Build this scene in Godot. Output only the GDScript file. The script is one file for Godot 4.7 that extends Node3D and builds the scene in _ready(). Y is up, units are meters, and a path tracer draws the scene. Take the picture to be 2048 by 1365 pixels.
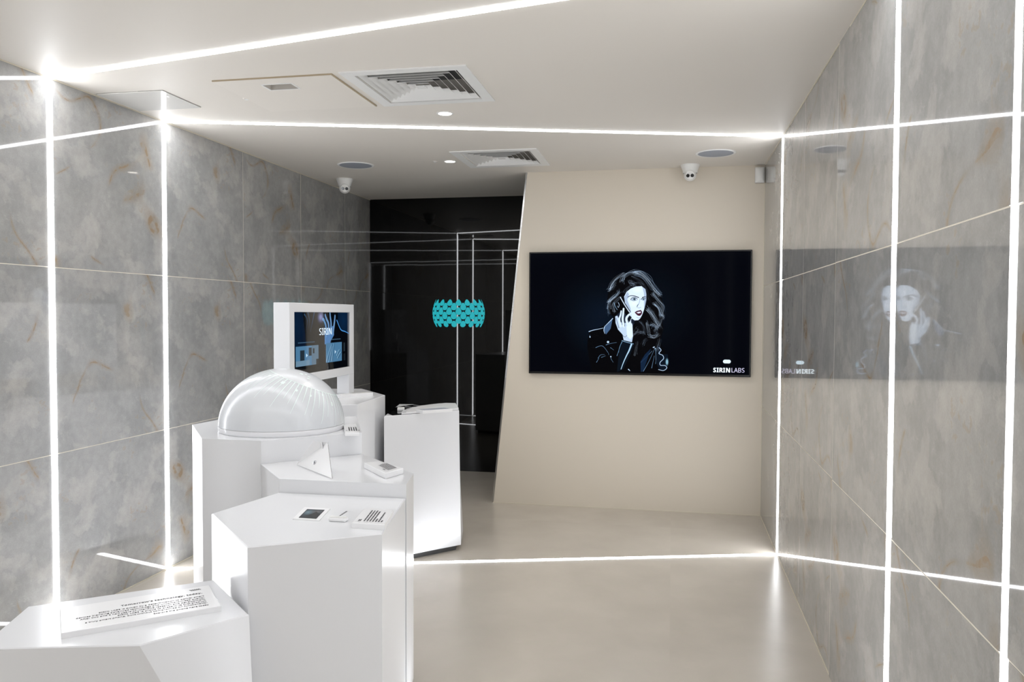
extends Node3D
# A narrow technology shop: two polished stone walls, LED lines looping round the room, a cluster of white
# faceted plinths, a cream partition with a large screen and a black glass wall at the far end.
# x runs across the shop, y is up, -z runs into the shop. Metres.

const FOCAL := 1607.4826
const YAW := 0.19751
const PITCH := 0.03291
const ROLL := 0.0036
const EYE := Vector3(0, 1.4948, 0)
const H := 2.6            # ceiling
const XL := -2.884        # face of the left wall
const XR := 0.653         # face of the right wall
const ZS := -6.19         # face of the cream partition
const ZB := -7.385        # face of the black glass wall
const ZF := 3.3           # shop front behind the camera
const JOINTS := [0.0, 0.82, 1.711, 2.6]
const TILE := 0.868

var cam_right: Vector3
var cam_up: Vector3
var cam_fwd: Vector3
var M := {}
var taken := {}

# ------------------------------------------------------------------ small helpers
func at(px: float, py: float, y: float) -> Vector3:      # the point of the level y that the photograph shows at that pixel
	var d: Vector3 = cam_fwd + cam_right * ((px - 1024.0) / FOCAL) - cam_up * ((py - 682.5) / FOCAL)
	return EYE + d * ((y - EYE.y) / d.y)

func at2(px: float, py: float, y: float) -> Vector2:
	var p := at(px, py, y)
	return Vector2(p.x, p.z)

func numbered(called: String) -> String:
	taken[called] = taken.get(called, -1) + 1
	return called if taken[called] == 0 else "%s_%03d" % [called, taken[called]]

func begin() -> SurfaceTool:
	var st := SurfaceTool.new()
	st.begin(Mesh.PRIMITIVE_TRIANGLES)
	return st

func obj(called: String, st, material: Material, parent: Node = null) -> MeshInstance3D:
	var o := MeshInstance3D.new()
	o.name = called if parent else numbered(called)
	o.mesh = st.commit() if st is SurfaceTool else st
	o.material_override = material
	(parent if parent else self).add_child(o, true)
	return o

func tag(o: Node, label: String, category: String, group := "") -> Node:
	o.set_meta("label", label)
	o.set_meta("category", category)
	if group:
		o.set_meta("group", group)
	return o

func struct(o: Node, label: String, category: String) -> Node:
	tag(o, label, category)
	o.set_meta("kind", "structure")
	return o

func thing(called: String, label: String, category: String, where := Vector3.ZERO, turn := 0.0, group := "") -> Node3D:
	var o := Node3D.new()
	o.name = numbered(called)
	add_child(o)
	o.position = where
	o.rotation.y = turn
	tag(o, label, category, group)
	return o

func tri(st: SurfaceTool, a: Vector3, b: Vector3, c: Vector3) -> void:      # counter-clockwise seen from outside
	var n := (b - a).cross(c - a)
	if n.length_squared() < 1e-16:
		return
	n = n.normalized()
	for p in [a, c, b]:
		st.set_normal(n)
		st.set_uv(Vector2(p.x, p.y))
		st.add_vertex(p)

func quad(st: SurfaceTool, a: Vector3, b: Vector3, c: Vector3, d: Vector3) -> void:
	tri(st, a, b, c)
	tri(st, a, c, d)

func uvquad(st: SurfaceTool, a: Vector3, b: Vector3, c: Vector3, d: Vector3) -> void:   # a is the lower left corner
	var n := (b - a).cross(c - a).normalized()
	var p := [a, b, c, d]
	var t := [Vector2(0, 1), Vector2(1, 1), Vector2(1, 0), Vector2(0, 0)]
	for i in [0, 2, 1, 0, 3, 2]:
		st.set_normal(n)
		st.set_uv(t[i])
		st.add_vertex(p[i])

func box(st: SurfaceTool, lo: Vector3, hi: Vector3, xf := Transform3D.IDENTITY, c := 0.0) -> void:   # chamfered by c
	var m := (lo + hi) / 2
	var s := (hi - lo) / 2
	c = minf(c, minf(s.x, minf(s.y, s.z)) * 0.9)
	var corner := func(sx: int, sy: int, sz: int, axis: int) -> Vector3:    # the corner point that belongs to the face across that axis
		var k := Vector3(c, c, c)
		k[axis] = 0.0
		return xf * (m + Vector3(sx * (s.x - k.x), sy * (s.y - k.y), sz * (s.z - k.z)))
	for axis in 3:
		var u := (axis + 1) % 3
		var v := (axis + 2) % 3
		for sg in [-1, 1]:
			var ring := []
			for uv in [[-1, -1], [1, -1], [1, 1], [-1, 1]]:
				var g := [0, 0, 0]
				g[axis] = sg
				g[u] = uv[0]
				g[v] = uv[1]
				ring.append(corner.call(g[0], g[1], g[2], axis))
			if sg < 0:
				ring.reverse()
			quad(st, ring[0], ring[1], ring[2], ring[3])
	if c <= 0.0:
		return
	var centre: Vector3 = xf * m
	for axis in 3:           # the twelve chamfers
		var u := (axis + 1) % 3
		var v := (axis + 2) % 3
		for su in [-1, 1]:
			for sv in [-1, 1]:
				var g := [0, 0, 0]
				g[u] = su
				g[v] = sv
				g[axis] = -1
				var a: Vector3 = corner.call(g[0], g[1], g[2], u)
				var b: Vector3 = corner.call(g[0], g[1], g[2], v)
				g[axis] = 1
				var d: Vector3 = corner.call(g[0], g[1], g[2], u)
				var e: Vector3 = corner.call(g[0], g[1], g[2], v)
				out_quad(st, a, d, e, b, centre)
	for sx in [-1, 1]:
		for sy in [-1, 1]:
			for sz in [-1, 1]:
				out_tri(st, corner.call(sx, sy, sz, 0), corner.call(sx, sy, sz, 1), corner.call(sx, sy, sz, 2), centre)

func out_tri(st: SurfaceTool, a: Vector3, b: Vector3, c: Vector3, centre: Vector3) -> void:
	if (b - a).cross(c - a).dot(a + b + c - 3 * centre) < 0:
		tri(st, a, c, b)
	else:
		tri(st, a, b, c)

func out_quad(st: SurfaceTool, a: Vector3, b: Vector3, c: Vector3, d: Vector3, centre: Vector3) -> void:
	out_tri(st, a, b, c, centre)
	out_tri(st, a, c, d, centre)

func lathe(st: SurfaceTool, profile: Array, seg: int, xf := Transform3D.IDENTITY) -> void:   # profile of (radius, height) from the bottom up; smooth along it where neighbours are the same part
	for k in profile.size() - 1:
		var p: Vector2 = profile[k]
		var q: Vector2 = profile[k + 1]
		if p.is_equal_approx(q):
			continue
		var n2 := Vector2(q.y - p.y, p.x - q.x).normalized()
		var np := n2
		var nq := n2
		if k > 0 and not (profile[k - 1] as Vector2).is_equal_approx(p):
			var o: Vector2 = profile[k - 1]
			np = (n2 + Vector2(p.y - o.y, o.x - p.x).normalized()).normalized()
		if k + 2 < profile.size() and not (profile[k + 2] as Vector2).is_equal_approx(q):
			var o2: Vector2 = profile[k + 2]
			nq = (n2 + Vector2(o2.y - q.y, q.x - o2.x).normalized()).normalized()
		for i in seg:
			var a0 := TAU * i / seg
			var a1 := TAU * (i + 1) / seg
			var v := []
			for e in [[a0, p, np], [a1, p, np], [a1, q, nq], [a0, q, nq]]:
				var dir := Vector3(sin(e[0]), 0, cos(e[0]))
				v.append([xf * (dir * e[1].x + Vector3(0, e[1].y, 0)), (xf.basis * (dir * e[2].x + Vector3(0, e[2].y, 0))).normalized()])
			for j in [0, 2, 1, 0, 3, 2]:
				st.set_normal(v[j][1])
				st.set_uv(Vector2(0, 0))
				st.add_vertex(v[j][0])

func area2(p: Array) -> float:
	var s := 0.0
	for i in p.size():
		s += (p[i] as Vector2).cross(p[(i + 1) % p.size()])
	return s

func flat_poly(st: SurfaceTool, pts: Array, y: float, up := true) -> void:     # pts are (x, z)
	var tris := Geometry2D.triangulate_polygon(PackedVector2Array(pts))
	for i in range(0, tris.size(), 3):
		var a := Vector3(pts[tris[i]].x, y, pts[tris[i]].y)
		var b := Vector3(pts[tris[i + 1]].x, y, pts[tris[i + 1]].y)
		var c := Vector3(pts[tris[i + 2]].x, y, pts[tris[i + 2]].y)
		if ((b - a).cross(c - a).y > 0) == up:
			tri(st, a, b, c)
		else:
			tri(st, a, c, b)

func prism(st: SurfaceTool, top: Array, bottom: Array, y0: float, y1: float, c := 0.003, other_way := false) -> void:   # (x, z) outlines; faceted sides; chamfered upper edge
	top = top.duplicate()
	bottom = bottom.duplicate()
	if area2(top) > 0:           # counter-clockwise from above in (x, -z)
		top.reverse()
		bottom.reverse()
	var inner := Geometry2D.offset_polygon(PackedVector2Array(top), -c)
	var ring: Array = []
	if inner.size() == 1 and inner[0].size() == top.size():
		for p in top:            # the nearest corner of the inset outline
			var best: Vector2 = inner[0][0]
			for k in inner[0]:
				if k.distance_to(p) < best.distance_to(p):
					best = k
			ring.append(best)
	else:
		ring = top.duplicate()
	flat_poly(st, ring, y1, true)
	flat_poly(st, bottom, y0, false)
	for i in top.size():
		var j := (i + 1) % top.size()
		var ti := Vector3(top[i].x, y1 - c, top[i].y)
		var tj := Vector3(top[j].x, y1 - c, top[j].y)
		var bi := Vector3(bottom[i].x, y0, bottom[i].y)
		var bj := Vector3(bottom[j].x, y0, bottom[j].y)
		quad(st, ti, tj, Vector3(ring[j].x, y1, ring[j].y), Vector3(ring[i].x, y1, ring[i].y))
		if other_way:
			tri(st, ti, bi, bj)
			tri(st, ti, bj, tj)
		else:
			tri(st, ti, bi, tj)
			tri(st, tj, bi, bj)

func bar(st: SurfaceTool, a: Vector3, b: Vector3, n: Vector3, w: float, t: float) -> void:   # a light bar with rounded shoulders, standing t proud of a surface whose normal is n
	var side := (b - a).normalized().cross(n)
	var prof := [Vector2(-0.5, 0), Vector2(-0.5, 0.55), Vector2(-0.42, 0.85), Vector2(-0.28, 1), Vector2(0.28, 1), Vector2(0.42, 0.85), Vector2(0.5, 0.55), Vector2(0.5, 0)]
	var pa := []
	var pb := []
	for p in prof:
		pa.append(a + side * (p.x * w) + n * (p.y * t))
		pb.append(b + side * (p.x * w) + n * (p.y * t))
	var centre := (a + b) / 2
	for i in prof.size() - 1:
		out_quad(st, pa[i], pa[i + 1], pb[i + 1], pb[i], centre)
	for i in range(1, prof.size() - 1):
		out_tri(st, pa[0], pa[i], pa[i + 1], centre)
		out_tri(st, pb[0], pb[i], pb[i + 1], centre)

# slab of a ceiling or a panel with rectangular openings, as one mesh; rects are [x0, z0, x1, z1]
func slab_with_openings(st: SurfaceTool, x0: float, z0: float, x1: float, z1: float, y0: float, y1: float, holes: Array) -> void:
	var xs := [x0, x1]
	var zs := [z0, z1]
	for h in holes:
		xs.append_array([h[0], h[2]])
		zs.append_array([h[1], h[3]])
	xs.sort()
	zs.sort()
	for i in xs.size() - 1:
		for k in zs.size() - 1:
			if xs[i + 1] - xs[i] < 1e-6 or zs[k + 1] - zs[k] < 1e-6:
				continue
			var mx: float = (xs[i] + xs[i + 1]) / 2
			var mz: float = (zs[k] + zs[k + 1]) / 2
			var open := false
			for h in holes:
				if mx > h[0] and mx < h[2] and mz > h[1] and mz < h[3]:
					open = true
			if not open:
				box(st, Vector3(xs[i], y0, zs[k]), Vector3(xs[i + 1], y1, zs[k + 1]))

# ------------------------------------------------------------------ materials and textures
func mat(called: String, color: Color, rough: float, spec := 0.5, metal := 0.0) -> StandardMaterial3D:
	var m := StandardMaterial3D.new()
	m.resource_name = called
	m.albedo_color = color
	m.roughness = rough
	m.metallic_specular = spec
	m.metallic = metal
	M[called] = m
	return m

func glow(called: String, color: Color, energy: float) -> StandardMaterial3D:
	var m := mat(called, Color(0.9, 0.9, 0.9), 0.4)
	m.emission_enabled = true
	m.emission = color
	m.emission_energy_multiplier = energy
	return m

func noise(kind_seed: int, freq: float, octaves: int, warp := 0.0, ridged := false) -> FastNoiseLite:
	var n := FastNoiseLite.new()
	n.noise_type = FastNoiseLite.TYPE_SIMPLEX_SMOOTH
	n.seed = kind_seed
	n.frequency = freq
	n.fractal_type = FastNoiseLite.FRACTAL_RIDGED if ridged else FastNoiseLite.FRACTAL_FBM
	n.fractal_octaves = octaves
	if warp > 0.0:
		n.domain_warp_enabled = true
		n.domain_warp_amplitude = warp
		n.domain_warp_frequency = freq * 1.3
		n.domain_warp_fractal_octaves = 3
	return n

func field(n: FastNoiseLite, size: int) -> PackedByteArray:
	var im := n.get_image(size, size, false, false, false)
	im.convert(Image.FORMAT_L8)
	return im.get_data()

func stone(seed_value: int) -> StandardMaterial3D:    # polished grey onyx look: clouds, pale sheets with an outline, rusty veins, fine scratches
	var s := 768
	var cloud := field(noise(seed_value, 0.0034, 5, 60.0), s)
	var sheet := field(noise(seed_value + 11, 0.0036, 5, 90.0), s)
	var fine := field(noise(seed_value + 23, 0.022, 4, 18.0), s)
	var vein := field(noise(seed_value + 37, 0.0013, 2, 22.0), s)
	var where := field(noise(seed_value + 51, 0.0030, 2), s)
	var hair := field(noise(seed_value + 67, 0.0040, 5, 60.0), s)
	var grain := field(noise(seed_value + 83, 0.12, 3), s)
	var data := PackedByteArray()
	data.resize(s * s * 3)
	var grey := Vector3(0.640, 0.637, 0.630)
	var dark := Vector3(0.595, 0.594, 0.590)
	var pale := Vector3(0.715, 0.703, 0.685)
	var rust := Vector3(0.600, 0.520, 0.430)
	for i in s * s:
		var c: float = cloud[i] / 255.0
		var h: float = sheet[i] / 255.0
		var col := dark.lerp(grey, smoothstep(0.28, 0.62, c))
		col = col.lerp(pale, smoothstep(0.565, 0.590, h) * 0.24 + smoothstep(0.54, 0.75, h) * 0.40)
		col += Vector3.ONE * ((fine[i] - 128) / 255.0 * 0.055 + (grain[i] - 128) / 255.0 * 0.035)
		var hv := absf(hair[i] / 255.0 - 0.5)
		col = col.lerp(pale, (1.0 - smoothstep(0.0, 0.007, hv)) * 0.45 * smoothstep(0.42, 0.6, fine[i] / 255.0))
		var w := smoothstep(0.49, 0.63, where[i] / 255.0)
		var v := absf(vein[i] / 255.0 - 0.5)
		var broken := smoothstep(0.35, 0.65, fine[i] / 255.0)
		col = col.lerp(rust, ((1.0 - smoothstep(0.0, 0.0065, v)) * 0.70 * broken + (1.0 - smoothstep(0.0, 0.030, v)) * 0.34) * w)
		col = col.lerp(rust, smoothstep(0.60, 0.72, fine[i] / 255.0) * smoothstep(0.60, 0.76, where[i] / 255.0) * 0.28)
		data[i * 3] = int(clampf(col.x, 0, 1) * 255)
		data[i * 3 + 1] = int(clampf(col.y, 0, 1) * 255)
		data[i * 3 + 2] = int(clampf(col.z, 0, 1) * 255)
	var m := mat("stone_%d" % seed_value, Color(1, 1, 1), 0.03, 0.6)
	m.albedo_texture = ImageTexture.create_from_image(Image.create_from_data(s, s, false, Image.FORMAT_RGB8, data))
	return m

# ------------------------------------------------------------------ painting screen pictures
class Paint:
	var w: int
	var h: int
	var buf: PackedFloat32Array
	func _init(width: int, height: int, c: Color) -> void:
		w = width
		h = height
		buf.resize(w * h * 3)
		for i in w * h:
			buf[i * 3] = c.r
			buf[i * 3 + 1] = c.g
			buf[i * 3 + 2] = c.b
	func mix(x: int, y: int, c: Color, a: float) -> void:
		if x < 0 or y < 0 or x >= w or y >= h or a <= 0.0:
			return
		var i := (y * w + x) * 3
		a = minf(a, 1.0)
		buf[i] += (c.r - buf[i]) * a
		buf[i + 1] += (c.g - buf[i + 1]) * a
		buf[i + 2] += (c.b - buf[i + 2]) * a
	func poly(p: Array, c: Color, alpha := 1.0) -> void:
		var y0 := h
		var y1 := 0
		for q in p:
			y0 = mini(y0, int(floor(q.y)))
			y1 = maxi(y1, int(ceil(q.y)))
		for y in range(maxi(y0, 0), mini(y1 + 1, h)):
			var cover := PackedFloat32Array()
			cover.resize(w)
			for sub in 4:
				var yy := y + (sub + 0.5) / 4.0
				var xs := []
				for i in p.size():
					var a: Vector2 = p[i]
					var b: Vector2 = p[(i + 1) % p.size()]
					if (a.y <= yy) != (b.y <= yy):
						xs.append(a.x + (yy - a.y) / (b.y - a.y) * (b.x - a.x))
				xs.sort()
				for k in range(0, xs.size() - 1, 2):
					for x in range(maxi(0, int(floor(xs[k]))), mini(w, int(ceil(xs[k + 1])))):
						cover[x] += 0.25 * clampf(minf(x + 1.0, xs[k + 1]) - maxf(x, xs[k]), 0, 1)
			for x in w:
				if cover[x] > 0.0:
					mix(x, y, c, cover[x] * alpha)
	func blob(x: float, y: float, rx: float, ry: float, c: Color, alpha: float, soft := 1.0) -> void:   # soft 1: a bell; 0: a hard ellipse
		for yy in range(int(y - ry) - 1, int(y + ry) + 2):
			for xx in range(int(x - rx) - 1, int(x + rx) + 2):
				var d := Vector2((xx + 0.5 - x) / rx, (yy + 0.5 - y) / ry).length()
				if d < 1.0:
					mix(xx, yy, c, alpha * clampf((1.0 - d) / maxf(soft, 0.02), 0, 1))
	func stroke(p: Array, w0: float, w1: float, c: Color, alpha := 1.0, soft := 0.5) -> void:    # a smooth line through the points
		var n := p.size()
		for i in n - 1:
			var a: Vector2 = p[maxi(i - 1, 0)]
			var b: Vector2 = p[i]
			var d: Vector2 = p[i + 1]
			var e: Vector2 = p[mini(i + 2, n - 1)]
			var steps := maxi(2, int(b.distance_to(d) / maxf(0.35 * minf(w0, w1), 0.5)))
			for k in steps:
				var t := float(k) / steps
				var q := b.cubic_interpolate(d, a, e, t)
				var r := lerpf(w0, w1, (i + t) / (n - 1)) * 0.5
				blob(q.x, q.y, maxf(r, 0.7), maxf(r, 0.7), c, alpha * minf(1.0, r / 0.7), soft)
	func texture() -> ImageTexture:
		var d := PackedByteArray()
		d.resize(w * h * 3)
		for i in w * h * 3:
			d[i] = int(clampf(buf[i], 0, 1) * 255.0)
		return ImageTexture.create_from_image(Image.create_from_data(w, h, false, Image.FORMAT_RGB8, d))

func pts(list: Array, f: Callable) -> Array:
	var out := []
	for i in range(0, list.size(), 2):
		out.append(f.call(list[i], list[i + 1]))
	return out

# the picture on the large screen: a woman in a leather jacket holding a phone to her ear, cold blue light on black
func paint_portrait(f: Callable, p: Paint, s: float) -> void:
	var black := Color(0.012, 0.014, 0.022)
	var skin := Color(0.80, 0.87, 0.95)
	var shade := Color(0.44, 0.52, 0.64)
	var light := Color(0.72, 0.82, 0.93)
	var blue := Color(0.16, 0.30, 0.46)
	for g in [[300, 560, 620, 560, 0.55], [900, 500, 560, 620, 0.4], [250, 800, 420, 500, 0.4]]:
		var c: Vector2 = f.call(g[0], g[1])
		p.blob(c.x, c.y, g[2] * s, g[3] * s, Color(0.035, 0.09, 0.16), g[4], 1.0)
	# jacket
	p.poly(pts([430, 630, 320, 735, 230, 770, 140, 805, 120, 900, 115, 1000, 150, 1180, 190, 1420, 1120, 1420, 1100, 1160, 1060, 1040, 980, 900, 800, 760], f), black)
	p.poly(pts([425, 640, 330, 740, 320, 790, 345, 840, 400, 770], f), Color(0.30, 0.42, 0.58), 0.8)
	for q in [[135, 805, 180, 790, 250, 775, 310, 762], [425, 645, 370, 700, 325, 745], [325, 750, 318, 790, 330, 830]]:
		p.stroke(pts(q, f), 12 * s, 7 * s, light, 0.8)
	for q in [[145, 850, 150, 880], [345, 968, 400, 950, 475, 938], [400, 1000, 440, 1030], [250, 1130, 280, 1090, 330, 1085], [290, 1120, 340, 1100], [230, 1180, 260, 1130], [220, 1000, 300, 980, 370, 1060, 380, 1090], [405, 1110, 410, 1140, 435, 1180], [480, 1100, 500, 1040, 525, 960, 540, 925], [770, 1180, 850, 1100, 905, 1040], [800, 1290, 870, 1160, 935, 1010], [945, 1010, 950, 1150, 945, 1200], [900, 1250, 930, 1100]]:
		p.stroke(pts(q, f), 8 * s, 5 * s, Color(0.42, 0.56, 0.70), 0.55)
	p.poly(pts([760, 1030, 830, 960, 900, 980, 860, 1100, 800, 1290, 770, 1300], f), Color(0.07, 0.15, 0.26), 0.8)
	p.poly(pts([985, 960, 1010, 1010, 1000, 1080, 1090, 1080, 1100, 1180, 1080, 1260, 1000, 1280, 960, 1200, 960, 1000], f), Color(0.03, 0.07, 0.12), 0.9)
	p.stroke(pts([985, 1000, 1010, 1030, 985, 1070, 1030, 1095, 1040, 1135, 1000, 1180, 1005, 1215, 1060, 1220, 1080, 1250, 1040, 1280, 980, 1268], f), 10 * s, 9 * s, light, 0.9)
	p.blob(f.call(1082, 1175).x, f.call(1082, 1175).y, 22 * s, 55 * s, Color(0.62, 0.82, 0.90), 0.8, 0.6)
	for q in [[370, 932, 18], [920, 990, 17], [405, 1110, 10], [148, 870, 10], [940, 1010, 7]]:
		var c2: Vector2 = f.call(q[0], q[1])
		p.blob(c2.x, c2.y, q[2] * s, q[2] * s, light, 1.0, 0.4)
	# hair mass
	p.poly(pts([660, 75, 560, 90, 470, 120, 410, 180, 375, 290, 355, 420, 370, 540, 400, 600, 450, 640, 480, 760, 640, 830, 660, 1060, 720, 1120, 760, 1180, 820, 1080, 900, 1000, 980, 960, 1010, 880, 1040, 760, 1020, 680, 1050, 610, 1030, 480, 1010, 370, 950, 300, 900, 230, 850, 150, 760, 85], f), Color(0.018, 0.018, 0.026))
	# neck and face
	p.poly(pts([450, 620, 520, 560, 700, 640, 690, 700, 600, 850, 500, 780], f), Color(0.10, 0.13, 0.19))
	p.poly(pts([560, 380, 590, 320, 640, 280, 700, 255, 770, 250, 815, 285, 828, 350, 825, 420, 815, 480, 800, 545, 780, 600, 760, 640, 735, 665, 690, 668, 650, 640, 610, 560, 575, 470], f), skin)
	p.poly(pts([780, 260, 825, 290, 835, 420, 805, 540, 800, 440, 800, 340], f), shade, 0.45)
	p.poly(pts([560, 390, 600, 320, 620, 350, 600, 420, 640, 520, 655, 620, 600, 540], f), shade, 0.5)
	p.blob(f.call(680, 460).x, f.call(680, 460).y, 60 * s, 50 * s, Color(0.88, 0.93, 0.99), 0.7, 0.9)
	p.blob(f.call(720, 300).x, f.call(720, 300).y, 70 * s, 40 * s, Color(0.88, 0.93, 0.99), 0.6, 0.9)
	p.blob(f.call(718, 690).x, f.call(718, 690).y, 60 * s, 20 * s, Color(0.03, 0.04, 0.06), 0.8, 0.5)
	# brows, eyes, nose, mouth
	p.stroke(pts([605, 385, 640, 368, 690, 372, 738, 390], f), 9 * s, 12 * s, Color(0.06, 0.06, 0.09), 0.95)
	p.stroke(pts([782, 388, 805, 378, 826, 382], f), 11 * s, 6 * s, Color(0.06, 0.06, 0.09), 0.9)
	p.blob(f.call(678, 408).x, f.call(678, 408).y, 34 * s, 21 * s, Color(0.62, 0.70, 0.78), 1.0, 0.3)
	p.blob(f.call(685, 408).x, f.call(685, 408).y, 19 * s, 19 * s, Color(0.30, 0.38, 0.44), 1.0, 0.4)
	p.blob(f.call(687, 408).x, f.call(687, 408).y, 8 * s, 8 * s, Color(0.03, 0.03, 0.05), 1.0, 0.4)
	p.stroke(pts([640, 415, 655, 394, 690, 387, 715, 402, 722, 412], f), 8 * s, 7 * s, Color(0.05, 0.05, 0.08), 0.95)
	p.stroke(pts([645, 418, 675, 430, 712, 422], f), 5 * s, 4 * s, Color(0.14, 0.16, 0.2), 0.8)
	p.blob(f.call(790, 410).x, f.call(790, 410).y, 23 * s, 18 * s, Color(0.60, 0.68, 0.76), 1.0, 0.3)
	p.blob(f.call(796, 410).x, f.call(796, 410).y, 13 * s, 15 * s, Color(0.30, 0.38, 0.44), 1.0, 0.4)
	p.stroke(pts([765, 412, 780, 396, 808, 394, 820, 404], f), 7 * s, 6 * s, Color(0.05, 0.05, 0.08), 0.95)
	p.stroke(pts([752, 400, 748, 440, 735, 470, 722, 492], f), 6 * s, 8 * s, shade, 0.55)
	p.stroke(pts([718, 505, 722, 485, 734, 470], f), 8 * s, 5 * s, Color(0.12, 0.14, 0.19), 0.9)
	p.stroke(pts([728, 512, 745, 516, 765, 505], f), 6 * s, 5 * s, shade, 0.9)
	p.poly(pts([690, 570, 715, 552, 745, 545, 762, 540, 780, 560, 776, 590, 755, 612, 730, 610, 708, 592], f), Color(0.25, 0.11, 0.17))
	p.poly(pts([708, 572, 735, 562, 768, 560, 762, 575, 735, 584], f), Color(0.80, 0.82, 0.88))
	p.stroke(pts([715, 630, 740, 638, 762, 625], f), 8 * s, 6 * s, shade, 0.5)
	# ear, phone, hand
	p.stroke(pts([440, 455, 455, 500, 480, 540], f), 12 * s, 8 * s, Color(0.45, 0.58, 0.70), 0.7)
	p.stroke(pts([490, 450, 503, 480, 492, 510, 480, 490], f), 7 * s, 5 * s, light, 0.8)
	p.poly(pts([500, 385, 520, 375, 640, 560, 620, 600, 590, 610], f), black)
	p.stroke(pts([515, 385, 570, 480, 630, 570], f), 13 * s, 15 * s, Color(0.74, 0.81, 0.88), 0.95, 0.3)
	p.poly(pts([455, 620, 480, 610, 520, 690, 560, 700, 640, 690, 665, 720, 672, 860, 660, 935, 560, 910, 545, 840, 490, 780, 460, 700], f), Color(0.70, 0.78, 0.87))
	p.poly(pts([590, 740, 660, 700, 672, 860, 640, 900, 600, 860], f), Color(0.84, 0.90, 0.96), 0.8)
	for q in [[525, 740, 505, 660, 520, 600, 528, 550, 30, 20], [560, 740, 545, 660, 552, 580, 556, 520, 34, 24], [610, 720, 590, 650, 620, 600, 675, 572, 36, 24], [640, 730, 635, 660, 660, 625, 690, 610, 34, 22]]:
		p.stroke(pts(q.slice(0, 8), f), q[8] * s, q[9] * s, skin, 1.0, 0.3)
	for q in [[572, 740, 574, 660, 580, 610], [540, 720, 530, 650, 535, 600], [612, 690, 622, 660, 645, 630], [500, 760, 480, 690, 465, 640], [545, 850, 575, 870, 600, 850]]:
		p.stroke(pts(q, f), 7 * s, 5 * s, Color(0.16, 0.20, 0.27), 0.8)
	p.poly(pts([610, 650, 640, 615, 655, 630, 628, 690], f), black, 0.9)
	p.stroke(pts([648, 606, 656, 622], f), 12 * s, 8 * s, light, 0.9)
	# cuff with its zip
	p.poly(pts([545, 912, 600, 930, 690, 950, 640, 1090, 560, 1260, 480, 1300, 500, 1100], f), Color(0.03, 0.06, 0.10))
	p.stroke(pts([540, 915, 600, 935, 680, 955], f), 12 * s, 10 * s, Color(0.50, 0.64, 0.76), 0.8)
	p.stroke(pts([655, 960, 625, 1040, 600, 1090, 560, 1180, 530, 1265], f), 24 * s, 10 * s, Color(0.66, 0.80, 0.90), 0.85)
	p.stroke(pts([540, 930, 510, 1000, 500, 1060], f), 9 * s, 5 * s, Color(0.40, 0.55, 0.68), 0.7)
	p.stroke(pts([620, 1265, 640, 1285], f), 14 * s, 8 * s, light, 0.9)
	# locks of hair that catch the light
	var rng := RandomNumberGenerator.new()
	rng.seed = 77
	var locks := [
		[[665, 80, 760, 90, 850, 160, 910, 250, 990, 350], 5, 0.8], [[540, 190, 570, 120, 660, 78, 740, 92], 5, 0.75], [[385, 290, 410, 220, 470, 150, 560, 95], 6, 0.8],
		[[375, 300, 410, 270, 440, 220], 5, 0.7], [[370, 440, 420, 400, 480, 345, 500, 310], 7, 0.8], [[360, 520, 375, 420, 440, 360], 5, 0.5],
		[[385, 590, 375, 500, 400, 430], 4, 0.4], [[455, 560, 440, 480, 470, 430, 520, 380], 5, 0.4], [[620, 195, 660, 225, 690, 240], 6, 0.6],
		[[690, 100, 790, 150, 860, 230, 905, 300], 6, 0.5], [[930, 300, 980, 340, 1010, 365], 5, 0.8], [[905, 340, 985, 430, 1030, 500, 1020, 620], 6, 0.6],
		[[920, 470, 980, 530, 1000, 620], 8, 0.75], [[840, 520, 900, 600, 960, 700, 975, 720], 6, 0.6], [[1020, 590, 1050, 610, 1040, 640], 3, 0.8],
		[[880, 730, 910, 720, 950, 760, 930, 800], 7, 0.55], [[870, 850, 910, 870, 960, 850, 965, 820], 6, 0.7], [[840, 700, 850, 770, 860, 840], 4, 0.5],
		[[760, 680, 800, 740, 810, 820], 5, 0.35], [[680, 840, 720, 810, 730, 770], 3, 0.5], [[740, 820, 790, 820, 800, 835], 4, 0.5],
		[[960, 760, 1000, 700, 1015, 640], 5, 0.4], [[700, 1090, 715, 1000, 730, 930], 4, 0.35], [[960, 1040, 980, 960, 990, 900], 4, 0.5], [[790, 960, 810, 910, 830, 900], 3, 0.5],
		[[660, 130, 760, 190, 830, 300, 860, 420], 4, 0.22], [[560, 330, 600, 280, 700, 215, 780, 230], 4, 0.3], [[890, 560, 940, 640, 990, 740, 1010, 770], 5, 0.35]]
	for lock in locks:
		for k in int(lock[1] * 3):
			var q2 := []
			var off := Vector2(rng.randfn() * 12, rng.randfn() * 11)
			for i in range(0, lock[0].size(), 2):
				q2.append(f.call(lock[0][i] + off.x + rng.randfn() * 7, lock[0][i + 1] + off.y + rng.randfn() * 7))
			p.stroke(q2, rng.randf_range(1.6, 4.2) * s, 1.6 * s, Color(0.86, 0.93, 1.0).lerp(blue, rng.randf() * 0.6), minf(1.0, lock[2] * rng.randf_range(0.25, 1.3)), 0.9)

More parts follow.
